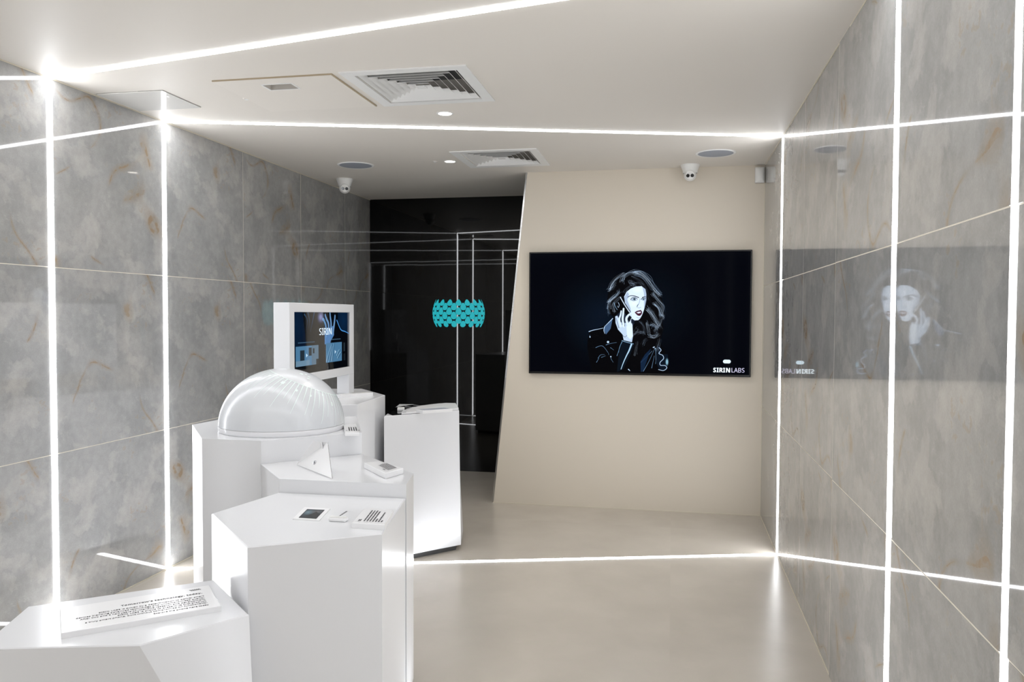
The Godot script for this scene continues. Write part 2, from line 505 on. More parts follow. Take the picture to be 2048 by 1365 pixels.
func portrait_texture() -> ImageTexture:
	var w := 1280
	var h := 720
	var p := Paint.new(w, h, Color(0.006, 0.010, 0.030))
	var f := func(cx: float, cy: float) -> Vector2:
		var px := 1160.0 + cx / 5.936
		var py := 530.0 + cy / 5.936
		var u := (px - 1059.0) / 445.0
		return Vector2(u * w, (py - 507.0 + 8.0 * u) / (240.0 + 16.0 * u) * h)
	paint_portrait(f, p, w / 445.0 / 5.936)
	# the emblem above the shop's name
	var rr := pts([0, 0], func(_a, _b): return Vector2.ZERO)
	rr.clear()
	var c := Vector2(0.902 * w, 0.893 * h)
	for k in 24:
		var a := TAU * k / 24.0
		rr.append(c + Vector2(signf(cos(a)) * 11.0 + cos(a) * 11.0, sin(a) * 11.0))
	p.poly(rr, Color(0.86, 0.95, 1.0))
	for k in 5:
		for j in 3:
			p.blob(c.x - 14 + k * 7 + (3.5 if j == 1 else 0.0), c.y - 6 + j * 6, 1.6, 2.0, Color(0.62, 0.78, 0.86), 0.7, 0.5)
	return p.texture()

func kiosk_texture() -> ImageTexture:      # the picture on the smaller screen: the same portrait close up, two tiles below
	var w := 720
	var h := 300
	var p := Paint.new(w, h, Color(0.010, 0.040, 0.095))
	p.blob(40, 60, 260, 260, Color(0.03, 0.12, 0.22), 0.9, 1.0)
	p.blob(640, 40, 220, 200, Color(0.03, 0.14, 0.26), 0.9, 1.0)
	p.poly([Vector2(110, 0), Vector2(560, 0), Vector2(560, 300), Vector2(90, 300), Vector2(150, 150)], Color(0.010, 0.018, 0.036), 0.9)
	p.poly([Vector2(0, 235), Vector2(720, 235), Vector2(720, 300), Vector2(0, 300)], Color(0.010, 0.022, 0.042), 0.8)
	for q in [[130, 10, 165, 40, 150, 90, 180, 130], [170, 0, 190, 40, 180, 80], [250, 0, 220, 60, 200, 100]]:
		p.stroke([Vector2(q[0], q[1]), Vector2(q[2], q[3]), Vector2(q[4], q[5])], 14, 4, Color(0.20, 0.32, 0.44), 0.5, 1.0)
	p.blob(330, 25, 55, 40, Color(0.55, 0.58, 0.80), 0.8, 0.8)
	var skin := Color(0.30, 0.47, 0.66)
	p.poly([Vector2(395, 90), Vector2(500, 70), Vector2(505, 120), Vector2(460, 150), Vector2(450, 170), Vector2(380, 165), Vector2(380, 120)], skin)
	for q in [[400, 120, 395, 70, 370, 40, 350, 35], [430, 110, 430, 60, 400, 30, 385, 10], [460, 105, 465, 60, 455, 25, 450, 0], [490, 110, 505, 70, 515, 40, 520, 15]]:
		p.stroke([Vector2(q[0], q[1]), Vector2(q[2], q[3]), Vector2(q[4], q[5]), Vector2(q[6], q[7])], 26, 18, skin.lightened(0.12), 1.0, 0.3)
		p.stroke([Vector2(q[0] + 14, q[1]), Vector2(q[2] + 13, q[3]), Vector2(q[4] + 12, q[5])], 4, 3, Color(0.04, 0.08, 0.14), 0.8)
	p.poly([Vector2(545, 40), Vector2(600, 95), Vector2(720, 118), Vector2(720, 300), Vector2(520, 300), Vector2(560, 150)], Color(0.012, 0.022, 0.04))
	p.stroke([Vector2(545, 42), Vector2(600, 92), Vector2(660, 104), Vector2(718, 116)], 9, 5, Color(0.30, 0.58, 0.86), 0.9)
	for t in [[30, 165, 300, 262], [395, 160, 615, 262]]:
		p.poly([Vector2(t[0], t[1]), Vector2(t[2], t[1]), Vector2(t[2], t[3]), Vector2(t[0], t[3])], Color(0.28, 0.45, 0.58))
	for q in [[80, 185, 130, 235, 0.10], [180, 175, 215, 215, 0.08], [215, 165, 300, 262, 0.40], [230, 180, 250, 205, 0.06], [30, 235, 190, 262, 0.52], [270, 235, 300, 262, 0.05], [640, 165, 660, 212, 0.22], [640, 225, 665, 262, 0.14]]:
		p.poly([Vector2(q[0], q[1]), Vector2(q[2], q[1]), Vector2(q[2], q[3]), Vector2(q[0], q[3])], Color(q[4] * 0.8, q[4], q[4] * 1.15), 0.8)
	for q in [[400, 255, 470, 170], [430, 260, 480, 180], [470, 255, 500, 165], [540, 230, 580, 200], [550, 245, 600, 215]]:
		p.stroke([Vector2(q[0], q[1]), Vector2((q[0] + q[2]) / 2, (q[1] + q[3]) / 2 - 6), Vector2(q[2], q[3])], 6, 3, Color(0.55, 0.70, 0.80), 0.7)
		p.stroke([Vector2(q[0] + 12, q[1]), Vector2(q[2] + 14, q[3])], 5, 3, Color(0.10, 0.20, 0.30), 0.7)
	for q in [[150, 212], [515, 210]]:
		p.poly([Vector2(q[0], q[1] - 10), Vector2(q[0] + 18, q[1]), Vector2(q[0], q[1] + 10)], Color(0.75, 0.85, 0.92))
	for q in [[60, 250, 148], [440, 600, 143]]:
		for x in range(q[0], q[1], 9):
			p.blob(x, q[2], 4.5, 4.0, Color(0.35, 0.50, 0.62), 0.8, 0.6)
	return p.texture()

func tile_picture() -> ImageTexture:       # the little inset picture: pale cloud, dark peak
	var p := Paint.new(128, 128, Color(0.045, 0.06, 0.075))
	p.poly([Vector2(8, 8), Vector2(120, 8), Vector2(120, 120), Vector2(8, 120)], Color(0.16, 0.20, 0.23))
	p.blob(30, 45, 50, 50, Color(0.42, 0.52, 0.56), 0.9, 1.0)
	p.blob(90, 30, 60, 30, Color(0.42, 0.40, 0.40), 0.8, 1.0)
	p.poly([Vector2(8, 120), Vector2(40, 95), Vector2(85, 35), Vector2(120, 70), Vector2(120, 120)], Color(0.03, 0.035, 0.045))
	p.poly([Vector2(50, 85), Vector2(85, 35), Vector2(80, 70)], Color(0.20, 0.19, 0.19), 0.7)
	return p.texture()

func screen_mat(called: String, tex: Texture2D, energy: float, rough: float, spec: float) -> StandardMaterial3D:
	var m := mat(called, Color(0.02, 0.02, 0.022), rough, spec)
	m.emission_enabled = true
	m.emission = Color.BLACK
	m.emission_texture = tex
	m.emission_energy_multiplier = energy
	return m

func words(text: String, size: float, material: Material, parent: Node, xf: Transform3D, bold := false, align := HORIZONTAL_ALIGNMENT_LEFT, called := "lettering") -> MeshInstance3D:
	var t := TextMesh.new()
	var font := SystemFont.new()
	font.font_names = PackedStringArray(["Droid Sans"])
	if bold:
		font.font_weight = 700
	t.font = font
	t.text = text
	t.font_size = 32
	t.pixel_size = size / 32.0
	t.depth = 0.0006
	t.curve_step = 2.0
	t.horizontal_alignment = align
	var o := obj(called, t, material, parent)
	o.transform = xf
	return o

# ------------------------------------------------------------------ builders of things
func tile_mesh(w: float, h: float, t := 0.012) -> ArrayMesh:     # a wall tile in its own axes: x across, y up, face towards +z, arrised edges
	var st := begin()
	var c := 0.0005
	var a := [Vector3(-w / 2 + c, -h / 2 + c, 0), Vector3(w / 2 - c, -h / 2 + c, 0), Vector3(w / 2 - c, h / 2 - c, 0), Vector3(-w / 2 + c, h / 2 - c, 0)]
	var b := [Vector3(-w / 2, -h / 2, -c), Vector3(w / 2, -h / 2, -c), Vector3(w / 2, h / 2, -c), Vector3(-w / 2, h / 2, -c)]
	uvquad(st, a[0], a[1], a[2], a[3])
	for i in 4:
		var j := (i + 1) % 4
		quad(st, b[i], b[j], a[j], a[i])
		quad(st, b[i] - Vector3(0, 0, t - c), b[j] - Vector3(0, 0, t - c), b[j], b[i])
	return st.commit()

func stone_wall(side: int, wall: Node, joints: Array, rng: RandomNumberGenerator, turned: Dictionary) -> void:
	var x := XL if side < 0 else XR
	var meshes := {}
	for k in joints.size() - 1:
		var z0: float = joints[k]
		var z1: float = joints[k + 1]
		for r in 3:
			var w := absf(z1 - z0) - 0.0036
			var h: float = JOINTS[r + 1] - JOINTS[r] - 0.0036
			var key := "%.3f %.3f" % [w, h]
			if not meshes.has(key):
				meshes[key] = tile_mesh(w, h)
				var js := begin()
				box(js, Vector3(-w / 2 - 0.0036, h / 2, -0.011), Vector3(w / 2, h / 2 + 0.0036, -0.0003))
				box(js, Vector3(-w / 2 - 0.0036, -h / 2, -0.011), Vector3(-w / 2, h / 2, -0.0003))
				meshes[key + " joint"] = js.commit()
			var o := obj("tile", meshes[key], M["stone_face_%d" % rng.randi_range(0, 5)], wall)
			o.position = Vector3(x, (JOINTS[r] + JOINTS[r + 1]) / 2, (z0 + z1) / 2)
			var tilt: Array = turned.get(k, [rng.randf_range(-0.04, 0.04), rng.randf_range(-0.04, 0.04)])
			var lean := deg_to_rad(tilt[1] + rng.randf_range(-0.03, 0.03))
			o.rotation = Vector3(lean, PI / 2 * (1 if side < 0 else -1) + deg_to_rad(tilt[0]), 0)
			o.position.x -= side * (absf(lean) * h / 2 + absf(deg_to_rad(tilt[0])) * w / 2)      # no corner sinks behind the wall face
			var joint := obj("grout_line", meshes[key + " joint"], M.grout, wall)
			joint.transform = o.transform

func led_loop(zl: float, zr: float, stops: Array, label: String) -> void:      # one line of light round the room: up the left wall, over the ceiling, down the right wall, back over the floor
	var t := thing("led_light_loop", label, "light", Vector3(0, 0, 0), 0.0, "LED lines looping round the room")
	var w := 0.033
	var runs := [
		["wall_light_bar", Vector3(XL, 0.0, zl), Vector3(XL, H, zl), Vector3(1, 0, 0), 0.006],
		["ceiling_light_bar", Vector3(XL, H, zl), Vector3(XR, H, zr), Vector3(0, -1, 0), 0.006],
		["wall_light_bar", Vector3(XR, H, zr), Vector3(XR, 0.0, zr), Vector3(-1, 0, 0), 0.005],
		]
	var on_floor := func(x: float) -> Vector3: return Vector3(x, 0, lerpf(zl, zr, (x - XL) / (XR - XL)))
	for k in range(0, stops.size(), 2):         # the floor run stops where plinths stand
		runs.append(["floor_light_bar", on_floor.call(stops[k]), on_floor.call(stops[k + 1]), Vector3(0, 1, 0), 0.003])
	for r in runs:
		var st := begin()
		var dir: Vector3 = (r[2] - r[1]).normalized()
		bar(st, r[1] + dir * 0.008, r[2] - dir * 0.008, r[3], w, r[4])
		obj(r[0], st, M.led, t)
		var l := AreaLight3D.new()
		l.name = "led_light"
		t.add_child(l, true)
		l.area_size = Vector2(w * 0.9, r[1].distance_to(r[2]) - 0.06)
		l.area_normalize_energy = false
		l.light_energy = LED_LAMP * (0.6 if r[0] == "floor_light_bar" else 1.0)
		l.light_color = Color(0.975, 0.985, 1.0)
		l.shadow_enabled = true
		l.area_range = 14.0
		l.area_attenuation = 2.0
		var back: Vector3 = -r[3]       # an area light shines along its -z
		l.transform = Transform3D(Basis(dir.cross(back).normalized(), dir, back), (r[1] + r[2]) / 2 + r[3] * (r[4] + 0.002))

const LED_GLOW := 14.8
const LED_LAMP := 5.2

func plinth(label: String, top: Array, bottom: Array, h: float, other_way := false) -> Node3D:
	var mid := Vector2.ZERO
	for p in top:
		mid += p / top.size()
	var t := thing("display_plinth", label, "plinth", Vector3(mid.x, 0, mid.y), 0.0, "white faceted display plinths")
	var lt := []
	var lb := []
	for i in top.size():
		lt.append(top[i] - mid)
		lb.append(bottom[i] - mid)
	var st := begin()
	prism(st, lt, lb, 0.035, h, 0.003, other_way)
	obj("body", st, M.lacquer, t)
	var base: Array = []
	for p in lb:
		base.append(p - p.normalized() * 0.035)
	st = begin()
	prism(st, base, base, 0.0, 0.036, 0.001)
	obj("recessed_base", st, M.kick, t)
	return t

func shift(list: Array, moves: Dictionary) -> Array:
	var out := list.duplicate()
	for k in moves:
		out[k] = out[k] + moves[k]
	return out

# a white slab with printed lines lying on a plinth. corners: front left, back left, back right, front right of the top face, in the reader-free order of the photograph
func slab_sign(label: String, c: Array, thick: float, group := "") -> Array:
	var t := thing("sign_slab", label, "sign", (c[0] + c[1] + c[2] + c[3]) / 4 - Vector3(0, thick, 0), 0.0, group)
	var p := []
	for q in c:
		p.append(Vector2(q.x - t.position.x, q.z - t.position.z))
	var st := begin()
	prism(st, p, p, 0.0, thick, 0.0015)
	obj("slab", st, M.slab, t)
	return [t, p]

# lines of print too small to read: each line is a row of word-long marks. from/along/down in the slab's own plane
func print_lines(parent: Node, y: float, start: Vector2, along: Vector2, down: Vector2, lengths: Array, height: float, rng: RandomNumberGenerator) -> void:
	for k in lengths.size():
		if lengths[k] <= 0.0:
			continue
		var st := begin()
		var s := 0.0
		var o := start + down * k
		while s < lengths[k] - 0.004:
			var e := minf(s + rng.randf_range(0.006, 0.018), lengths[k])
			var n := Vector2(-along.y, along.x).normalized() * height / 2
			var a := o + along * s
			var b := o + along * e
			var q := [Vector3(a.x - n.x, y, a.y - n.y), Vector3(b.x - n.x, y, b.y - n.y), Vector3(b.x + n.x, y, b.y + n.y), Vector3(a.x + n.x, y, a.y + n.y)]
			if (q[1] - q[0]).cross(q[2] - q[0]).y < 0:
				q.reverse()
			quad(st, q[0], q[1], q[2], q[3])
			s = e + 0.0028
		obj("printed_line", st, M.ink, parent)

func emblem_dots(parent: Node, y: float, at_point: Vector2, along: Vector2, down: Vector2, size: float) -> void:     # the scale emblem, as print
	var st := begin()
	for k in 5:
		for j in 2:
			var c := at_point + along * (k - 2 + (0.5 if j else 0.0)) * size + down * (j - 0.5) * size
			var ring := []
			for i in 6:
				ring.append(c + (along * cos(TAU * i / 6) + down * sin(TAU * i / 6)) * size * 0.46)
			flat_poly(st, ring, y, true)
	obj("printed_emblem", st, M.ink, parent)

func diffuser(x0: float, z0: float, x1: float, z1: float, label: String) -> void:     # four-way ceiling air diffuser
	var t := thing("air_diffuser", label, "vent", Vector3((x0 + x1) / 2, H, (z0 + z1) / 2), 0.0, "square ceiling air diffusers")
	var s := (x1 - x0) / 2
	var st := begin()
	slab_with_openings(st, -s, -s, s, s, -0.006, 0.0, [[-s + 0.055, -s + 0.055, s - 0.055, s - 0.055]])
	obj("frame", st, M.white_metal, t)
	var o := s - 0.055
	var n := 6
	for k in n:
		var r1 := o - 0.010 - k * (o - 0.03) / n
		var r0 := r1 - (o - 0.03) / n * 0.56
		st = begin()
		var y0 := -0.003
		var y1 := 0.0165
		for q in 4:
			var b := Basis(Vector3.UP, PI / 2 * q)
			var pa := b * Vector3(-r1, y0, r1)
			var pb := b * Vector3(r1, y0, r1)
			var pc := b * Vector3(r0, y1, r0)
			var pd := b * Vector3(-r0, y1, r0)
			var th := Vector3(0, 0.0015, 0)
			quad(st, pa, pd, pc, pb)
			quad(st, pa + th, pb + th, pc + th, pd + th)
			quad(st, pa, pb, pb + th, pa + th)
		obj("louvre", st, M.white_metal, t)
	st = begin()
	box(st, Vector3(-0.024, -0.003, -0.024), Vector3(0.024, 0.0, 0.024))
	obj("centre_plate", st, M.white_metal, t)
	st = begin()
	var e := o - 0.0005
	for q in 4:
		var b := Basis(Vector3.UP, PI / 2 * q)
		quad(st, b * Vector3(-e, 0.0, e), b * Vector3(-e, 0.29, e), b * Vector3(e, 0.29, e), b * Vector3(e, 0.0, e))
	quad(st, Vector3(-e, 0.29, -e), Vector3(e, 0.29, -e), Vector3(e, 0.29, e), Vector3(-e, 0.29, e))
	obj("duct", st, M.duct, t)

func dome_camera(p: Vector3, look: float, label: String) -> void:
	var t := thing("security_camera", label, "camera", p, look, "ceiling security cameras")
	var st := begin()
	lathe(st, [Vector2(0.0, -0.012), Vector2(0.047, -0.012), Vector2(0.047, -0.012), Vector2(0.0495, -0.062), Vector2(0.0495, -0.062), Vector2(0.0525, -0.062), Vector2(0.0525, -0.062), Vector2(0.054, -0.045), Vector2(0.064, -0.018), Vector2(0.068, -0.008), Vector2(0.068, 0.0)], 40)
	obj("mount", st, M.white_plastic, t)
	var c := Vector3(0, -0.074, 0.008)
	var tip := Basis(Vector3.RIGHT, deg_to_rad(101))         # the eyeball looks out and a little down
	st = begin()
	var prof := []
	for k in 13:
		var a := -PI / 2 + PI * k / 12.0
		prof.append(Vector2(0.046 * cos(a), 0.046 * sin(a)))
	lathe(st, prof, 36, Transform3D(Basis(), c))
	var eye := obj("eyeball", st, M.white_plastic, t)
	st = begin()
	lathe(st, [Vector2(0.0, 0.0), Vector2(0.034, 0.0), Vector2(0.034, 0.0), Vector2(0.034, 0.014), Vector2(0.031, 0.017), Vector2(0.031, 0.017), Vector2(0.0, 0.017)], 36, Transform3D(tip, c + tip * Vector3(0, 0.030, 0)))
	obj("face_plate", st, M.white_plastic, eye)
	for sx in [-1, 1]:
		st = begin()
		lathe(st, [Vector2(0.0, 0.0), Vector2(0.0125, 0.0), Vector2(0.0125, 0.0), Vector2(0.0125, 0.003), Vector2(0.0125, 0.003), Vector2(0.0, 0.003)], 24, Transform3D(tip, c + tip * Vector3(sx * 0.0155, 0.0465, 0.004)))
		obj("lens", st, M.lens if sx < 0 else M.lens_grey, eye)

func ceiling_speaker(p: Vector3, label: String) -> void:
	var t := thing("ceiling_speaker", label, "speaker", p, 0.0, "round ceiling speakers")
	var st := begin()
	lathe(st, [Vector2(0.118, -0.004), Vector2(0.126, -0.006), Vector2(0.133, -0.004), Vector2(0.135, 0.0)], 56)
	obj("rim", st, M.white_metal, t)
	st = begin()
	lathe(st, [Vector2(0.0, -0.0065), Vector2(0.06, -0.006), Vector2(0.1, -0.005), Vector2(0.119, -0.003)], 56)
	obj("grille", st, M.grille, t)

func downlight(p: Vector3, label: String) -> void:
	var t := thing("ceiling_downlight", label, "light", p, 0.0, "small round ceiling downlights")
	var st := begin()
	lathe(st, [Vector2(0.036, -0.002), Vector2(0.041, -0.004), Vector2(0.046, -0.002), Vector2(0.047, 0.0)], 40)
	obj("trim_ring", st, M.white_metal, t)
	st = begin()
	lathe(st, [Vector2(0.0, -0.0025), Vector2(0.0365, -0.0025)], 40)
	obj("lamp_face", st, M.lamp, t)
	var l := SpotLight3D.new()
	l.name = "downlight_lamp"
	t.add_child(l, true)
	l.position = Vector3(0, -0.012, 0)
	l.rotation_degrees.x = -90
	l.spot_angle = 55
	l.spot_angle_attenuation = 0.8
	l.spot_range = 8
	l.spot_attenuation = 2
	l.light_size = 0.03
	l.light_energy = 0.35
	l.light_color = Color(1, 0.96, 0.9)
	l.shadow_enabled = true

# ------------------------------------------------------------------ the scene
func _ready() -> void:
	# camera
	cam_fwd = Vector3(-sin(YAW) * cos(PITCH), -sin(PITCH), -cos(YAW) * cos(PITCH))
	var r0 := Vector3(cos(YAW), 0, -sin(YAW))
	var u0 := r0.cross(cam_fwd)
	cam_right = r0 * cos(ROLL) + u0 * sin(ROLL)
	cam_up = u0 * cos(ROLL) - r0 * sin(ROLL)
	var cam := Camera3D.new()
	cam.name = "camera"
	cam.transform = Transform3D(Basis(cam_right, cam_up, -cam_fwd), EYE)
	cam.fov = rad_to_deg(2.0 * atan(682.5 / FOCAL))
	cam.near = 0.05
	cam.far = 60
	add_child(cam)
	cam.current = true
	# surroundings and exposure
	var env := Environment.new()
	env.background_mode = Environment.BG_COLOR
	env.background_color = Color(0.02, 0.022, 0.026)
	env.tonemap_mode = Environment.TONE_MAPPER_LINEAR
	env.tonemap_exposure = 1.15
	env.sdfgi_enabled = true
	env.ssao_enabled = true
	env.ssil_enabled = true
	var we := WorldEnvironment.new()
	we.name = "surroundings"
	we.environment = env
	add_child(we)

	make_materials()
	build_shell()
	build_lights()
	build_ceiling_things()
	build_partition_things()
	build_plinths()
	build_exhibits()

func make_materials() -> void:
	glow("led", Color(0.975, 0.985, 1.0), LED_GLOW)
	glow("lamp", Color(1.0, 0.97, 0.92), 6.0)
	mat("ceiling", Color(0.865, 0.845, 0.815), 0.55, 0.35)
	mat("cream_paint", Color(0.835, 0.800, 0.742), 0.42, 0.4)
	mat("grout", Color(0.88, 0.85, 0.79), 0.5)
	mat("trim", Color(0.82, 0.79, 0.72), 0.35, 0.5)
	mat("chrome", Color(0.80, 0.80, 0.80), 0.18, 0.5, 1.0)
	mat("black_glass", Color(0.020, 0.020, 0.023), 0.015, 0.38)
	mat("front_paint", Color(0.84, 0.82, 0.79), 0.5, 0.35)
	mat("lacquer", Color(0.885, 0.888, 0.898), 0.20, 0.5)
	mat("kick", Color(0.28, 0.28, 0.28), 0.6)
	mat("slab", Color(0.94, 0.94, 0.945), 0.22, 0.5)
	mat("ink", Color(0.27, 0.27, 0.28), 0.6)
	mat("white_metal", Color(0.90, 0.90, 0.895), 0.4)
	mat("panel_paint", Color(0.875, 0.855, 0.825), 0.5, 0.35)
	mat("panel_edge", Color(0.66, 0.60, 0.50), 0.6)
	mat("gloss_panel", Color(0.89, 0.885, 0.87), 0.05, 0.5)
	mat("duct", Color(0.50, 0.50, 0.50), 0.5, 0.4)
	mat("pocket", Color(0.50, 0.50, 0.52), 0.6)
	mat("white_plastic", Color(0.90, 0.90, 0.89), 0.3)
	mat("alarm_plastic", Color(0.80, 0.79, 0.78), 0.35)
	mat("lens", Color(0.015, 0.015, 0.02), 0.05, 0.5)
	mat("lens_grey", Color(0.14, 0.14, 0.15), 0.15, 0.5)
	mat("grille", Color(0.60, 0.62, 0.66), 0.6)
	mat("bezel", Color(0.02, 0.02, 0.02), 0.25, 0.4)
	mat("black_gloss", Color(0.02, 0.02, 0.022), 0.06, 0.5)
	mat("satin_silver", Color(0.80, 0.80, 0.82), 0.25, 0.5, 0.9)
	mat("white_shell", Color(0.93, 0.93, 0.94), 0.08, 0.5)
	glow("teal", Color(0.03, 0.66, 0.70), 0.75)
	M.teal.albedo_color = Color(0.05, 0.45, 0.48)
	glow("screen_white", Color(0.86, 0.95, 1.0), 1.0)
	glow("screen_violet", Color(0.48, 0.46, 0.66), 1.0)
	glow("screen_pale", Color(0.66, 0.78, 0.86), 0.8)
	# floor: poured resin, faint mottle
	var fl := mat("floor", Color(1, 1, 1), 0.27, 0.5)
	var nt := field(noise(5, 0.012, 4, 20.0), 512)
	var im := Image.create_empty(512, 512, false, Image.FORMAT_RGB8)
	for y in 512:
		for x in 512:
			var v := (nt[y * 512 + x] - 128) / 255.0 * 0.05
			im.set_pixel(x, y, Color(0.765 + v, 0.735 + v, 0.690 + v))
	fl.albedo_texture = ImageTexture.create_from_image(im)
	fl.uv1_triplanar = true
	fl.uv1_world_triplanar = true
	fl.uv1_scale = Vector3(0.35, 0.35, 0.35)
	# stone: three slabs, each also turned round
	for k in 3:
		var s := stone(101 + 40 * k)
		M["stone_face_%d" % k] = s
		var turned: StandardMaterial3D = s.duplicate()
		turned.uv1_scale = Vector3(-1, -1, 1)
		turned.uv1_offset = Vector3(1, 1, 0)
		M["stone_face_%d" % (k + 3)] = turned
	M.portrait = screen_mat("portrait", portrait_texture(), 1.15, 0.08, 0.07)
	M.kiosk = screen_mat("kiosk", kiosk_texture(), 1.0, 0.03, 0.5)
	M.small_picture = mat("small_picture", Color(1, 1, 1), 0.10, 0.15)
	M.small_picture.albedo_texture = tile_picture()
	mat("dome_shell", Color(0.845, 0.855, 0.870), 0.24, 0.5)
	mat("dome_light_paint", Color(0.95, 0.995, 0.985), 0.18, 0.5)  # paler tone standing for the light projected on the dome

func build_shell() -> void:
	var st := begin()
	box(st, Vector3(XL - 0.25, -0.2, ZB - 0.2), Vector3(XR + 0.25, 0.0, ZF + 0.1))
	struct(obj("floor", st, M.floor), "glossy beige poured resin floor", "floor")
	st = begin()
	slab_with_openings(st, XL - 0.25, ZB - 0.2, XR + 0.25, ZF + 0.1, H, H + 0.10, [[-1.452, -4.022, -0.968, -3.538], [-1.439, -5.842, -0.961, -5.358], [-1.947, -3.676, -1.797, -3.586], [-2.864, -3.930, -2.486, -3.596]])
	box(st, Vector3(XL - 0.25, H + 0.30, ZB - 0.2), Vector3(XR + 0.25, H + 0.36, ZF + 0.1))
	struct(obj("ceiling", st, M.ceiling), "smooth off-white plaster ceiling", "ceiling")
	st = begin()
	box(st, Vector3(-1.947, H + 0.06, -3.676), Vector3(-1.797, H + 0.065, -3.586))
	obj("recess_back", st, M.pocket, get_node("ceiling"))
	var rng := RandomNumberGenerator.new()
	rng.seed = 4
	st = begin()
	box(st, Vector3(XL - 0.22, 0, ZB - 0.15), Vector3(XL - 0.0008, H, ZF + 0.05))
	var wl := struct(obj("wall_left", st, M.grout), "wall of polished grey stone tiles behind the white plinths", "wall")
	var joints := [ZB]
	var z := -3.308 - 4 * TILE
	while z < ZF:
		joints.append(z)
		z += TILE
	joints.append(ZF)
	stone_wall(-1, wl, joints, rng, {})
	st = begin()
	box(st, Vector3(XR + 0.0008, 0, ZB - 0.15), Vector3(XR + 0.22, H, ZF + 0.05))
	var wr := struct(obj("wall_right", st, M.grout), "wall of polished grey stone tiles mirroring the large screen", "wall")
	joints = [ZB]
	z = -1.744 - 6 * TILE
	while z < ZF:
		joints.append(z)
		z += TILE
	joints.append(ZF)
	var turned := {}
	for k in joints.size() - 1:         # two neighbouring columns are set a little askew, as their reflections show
		if absf(joints[k] + 1.744 + 2 * TILE) < 0.01:
			turned[k] = [-TILT, 0.0]
		if absf(joints[k] + 1.744 + TILE) < 0.01:
			turned[k] = [TILT, 0.05]
	stone_wall(1, wr, joints, rng, turned)
	# black glass wall at the end
	st = begin()
	box(st, Vector3(XL, 0.0, ZB - 0.12), Vector3(XR, H, ZB))
	struct(obj("wall_back", st, M.black_glass), "black mirror-glass wall at the end of the passage", "wall")
	# light painted wall behind the camera
	st = begin()
	box(st, Vector3(XL, 0, ZF), Vector3(XR, H, ZF + 0.06))
	struct(obj("wall_front", st, M.front_paint), "light painted wall facing the cream partition", "wall")
	# cream partition with a leaning edge
	st = begin()
	var zt := ZS - 0.12
	var tl := Vector3(-1.129, H, ZS)
	var bl := Vector3(-1.392, 0, ZS)
	var back := Vector3(0, 0, zt - ZS)
	quad(st, bl, Vector3(XR, 0, ZS), Vector3(XR, H, ZS), tl)
	quad(st, Vector3(XR, 0, zt), bl + back, tl + back, Vector3(XR, H, zt))
	quad(st, bl + back, bl, tl, tl + back)
	var part := struct(obj("wall_partition", st, M.cream_paint), "cream painted partition with a leaning left edge", "wall")
	st = begin()
	var lean := (tl - bl).normalized()
	var across := Vector3(lean.y, -lean.x, 0)
	for s in [[0.0, 0.004]]:
		var a := bl + Vector3(0, 0, 0.0012)
		var b := tl + Vector3(0, 0, 0.0012)
		quad(st, a - across * 0.004, a + across * 0.008, b + across * 0.008, b - across * 0.004)
		quad(st, a - across * 0.004 + Vector3(0, 0, -0.025), a - across * 0.004, b - across * 0.004, b - across * 0.004 + Vector3(0, 0, -0.025))
	obj("edge_bead", st, M.chrome, part)
	# thin cream beads where the walls meet ceiling, floor and partition
	var n := 1
	for e in [
		[Vector3(XL, H - 0.006, ZB), Vector3(XL + 0.004, H, ZF)], [Vector3(XL, 0, ZB), Vector3(XL + 0.004, 0.006, ZF)],
		[Vector3(XR - 0.004, H - 0.006, ZS), Vector3(XR, H, ZF)], [Vector3(XR - 0.004, 0, ZS), Vector3(XR, 0.006, ZF)],
		[Vector3(-1.388, 0, ZS), Vector3(XR - 0.004, 0.006, ZS + 0.003)], [Vector3(XR - 0.004, 0.006, ZS), Vector3(XR, H - 0.006, ZS + 0.004)]]:
		st = begin()
		box(st, e[0], e[1])
		struct(obj("trim_%d" % n, st, M.trim), ["thin cream bead along the top of the left stone wall", "thin cream bead along the foot of the left stone wall", "thin cream bead along the top of the right stone wall", "thin cream bead along the foot of the right stone wall", "thin cream bead along the foot of the cream partition", "upright cream bead where partition meets right stone wall"][n - 1], "trim")
		n += 1

const TILT := -0.34

func build_lights() -> void:
	led_loop(-4.174, -5.213, [XR, -1.595, -2.28, XL], "white LED line loop crossing the floor just in front of the cream partition")
	led_loop(-3.308, -2.612, [XR, -0.955, -2.08, XL], "white LED line loop crossing the ceiling before the square air diffuser beside the access panel")
	led_loop(-1.2, -1.744, [], "white LED line loop on the right stone wall, one tile towards the light end wall")
	led_loop(0.95, 1.65, [], "added unseen white LED line loop for frontal light, second from the light painted end wall")  # unseen loop added behind the camera to light the plinth fronts
	led_loop(2.3, 1.65 + TILE, [], "added unseen white LED line loop for frontal light, next to the light painted end wall")  # likewise added out of view, for more light from the front

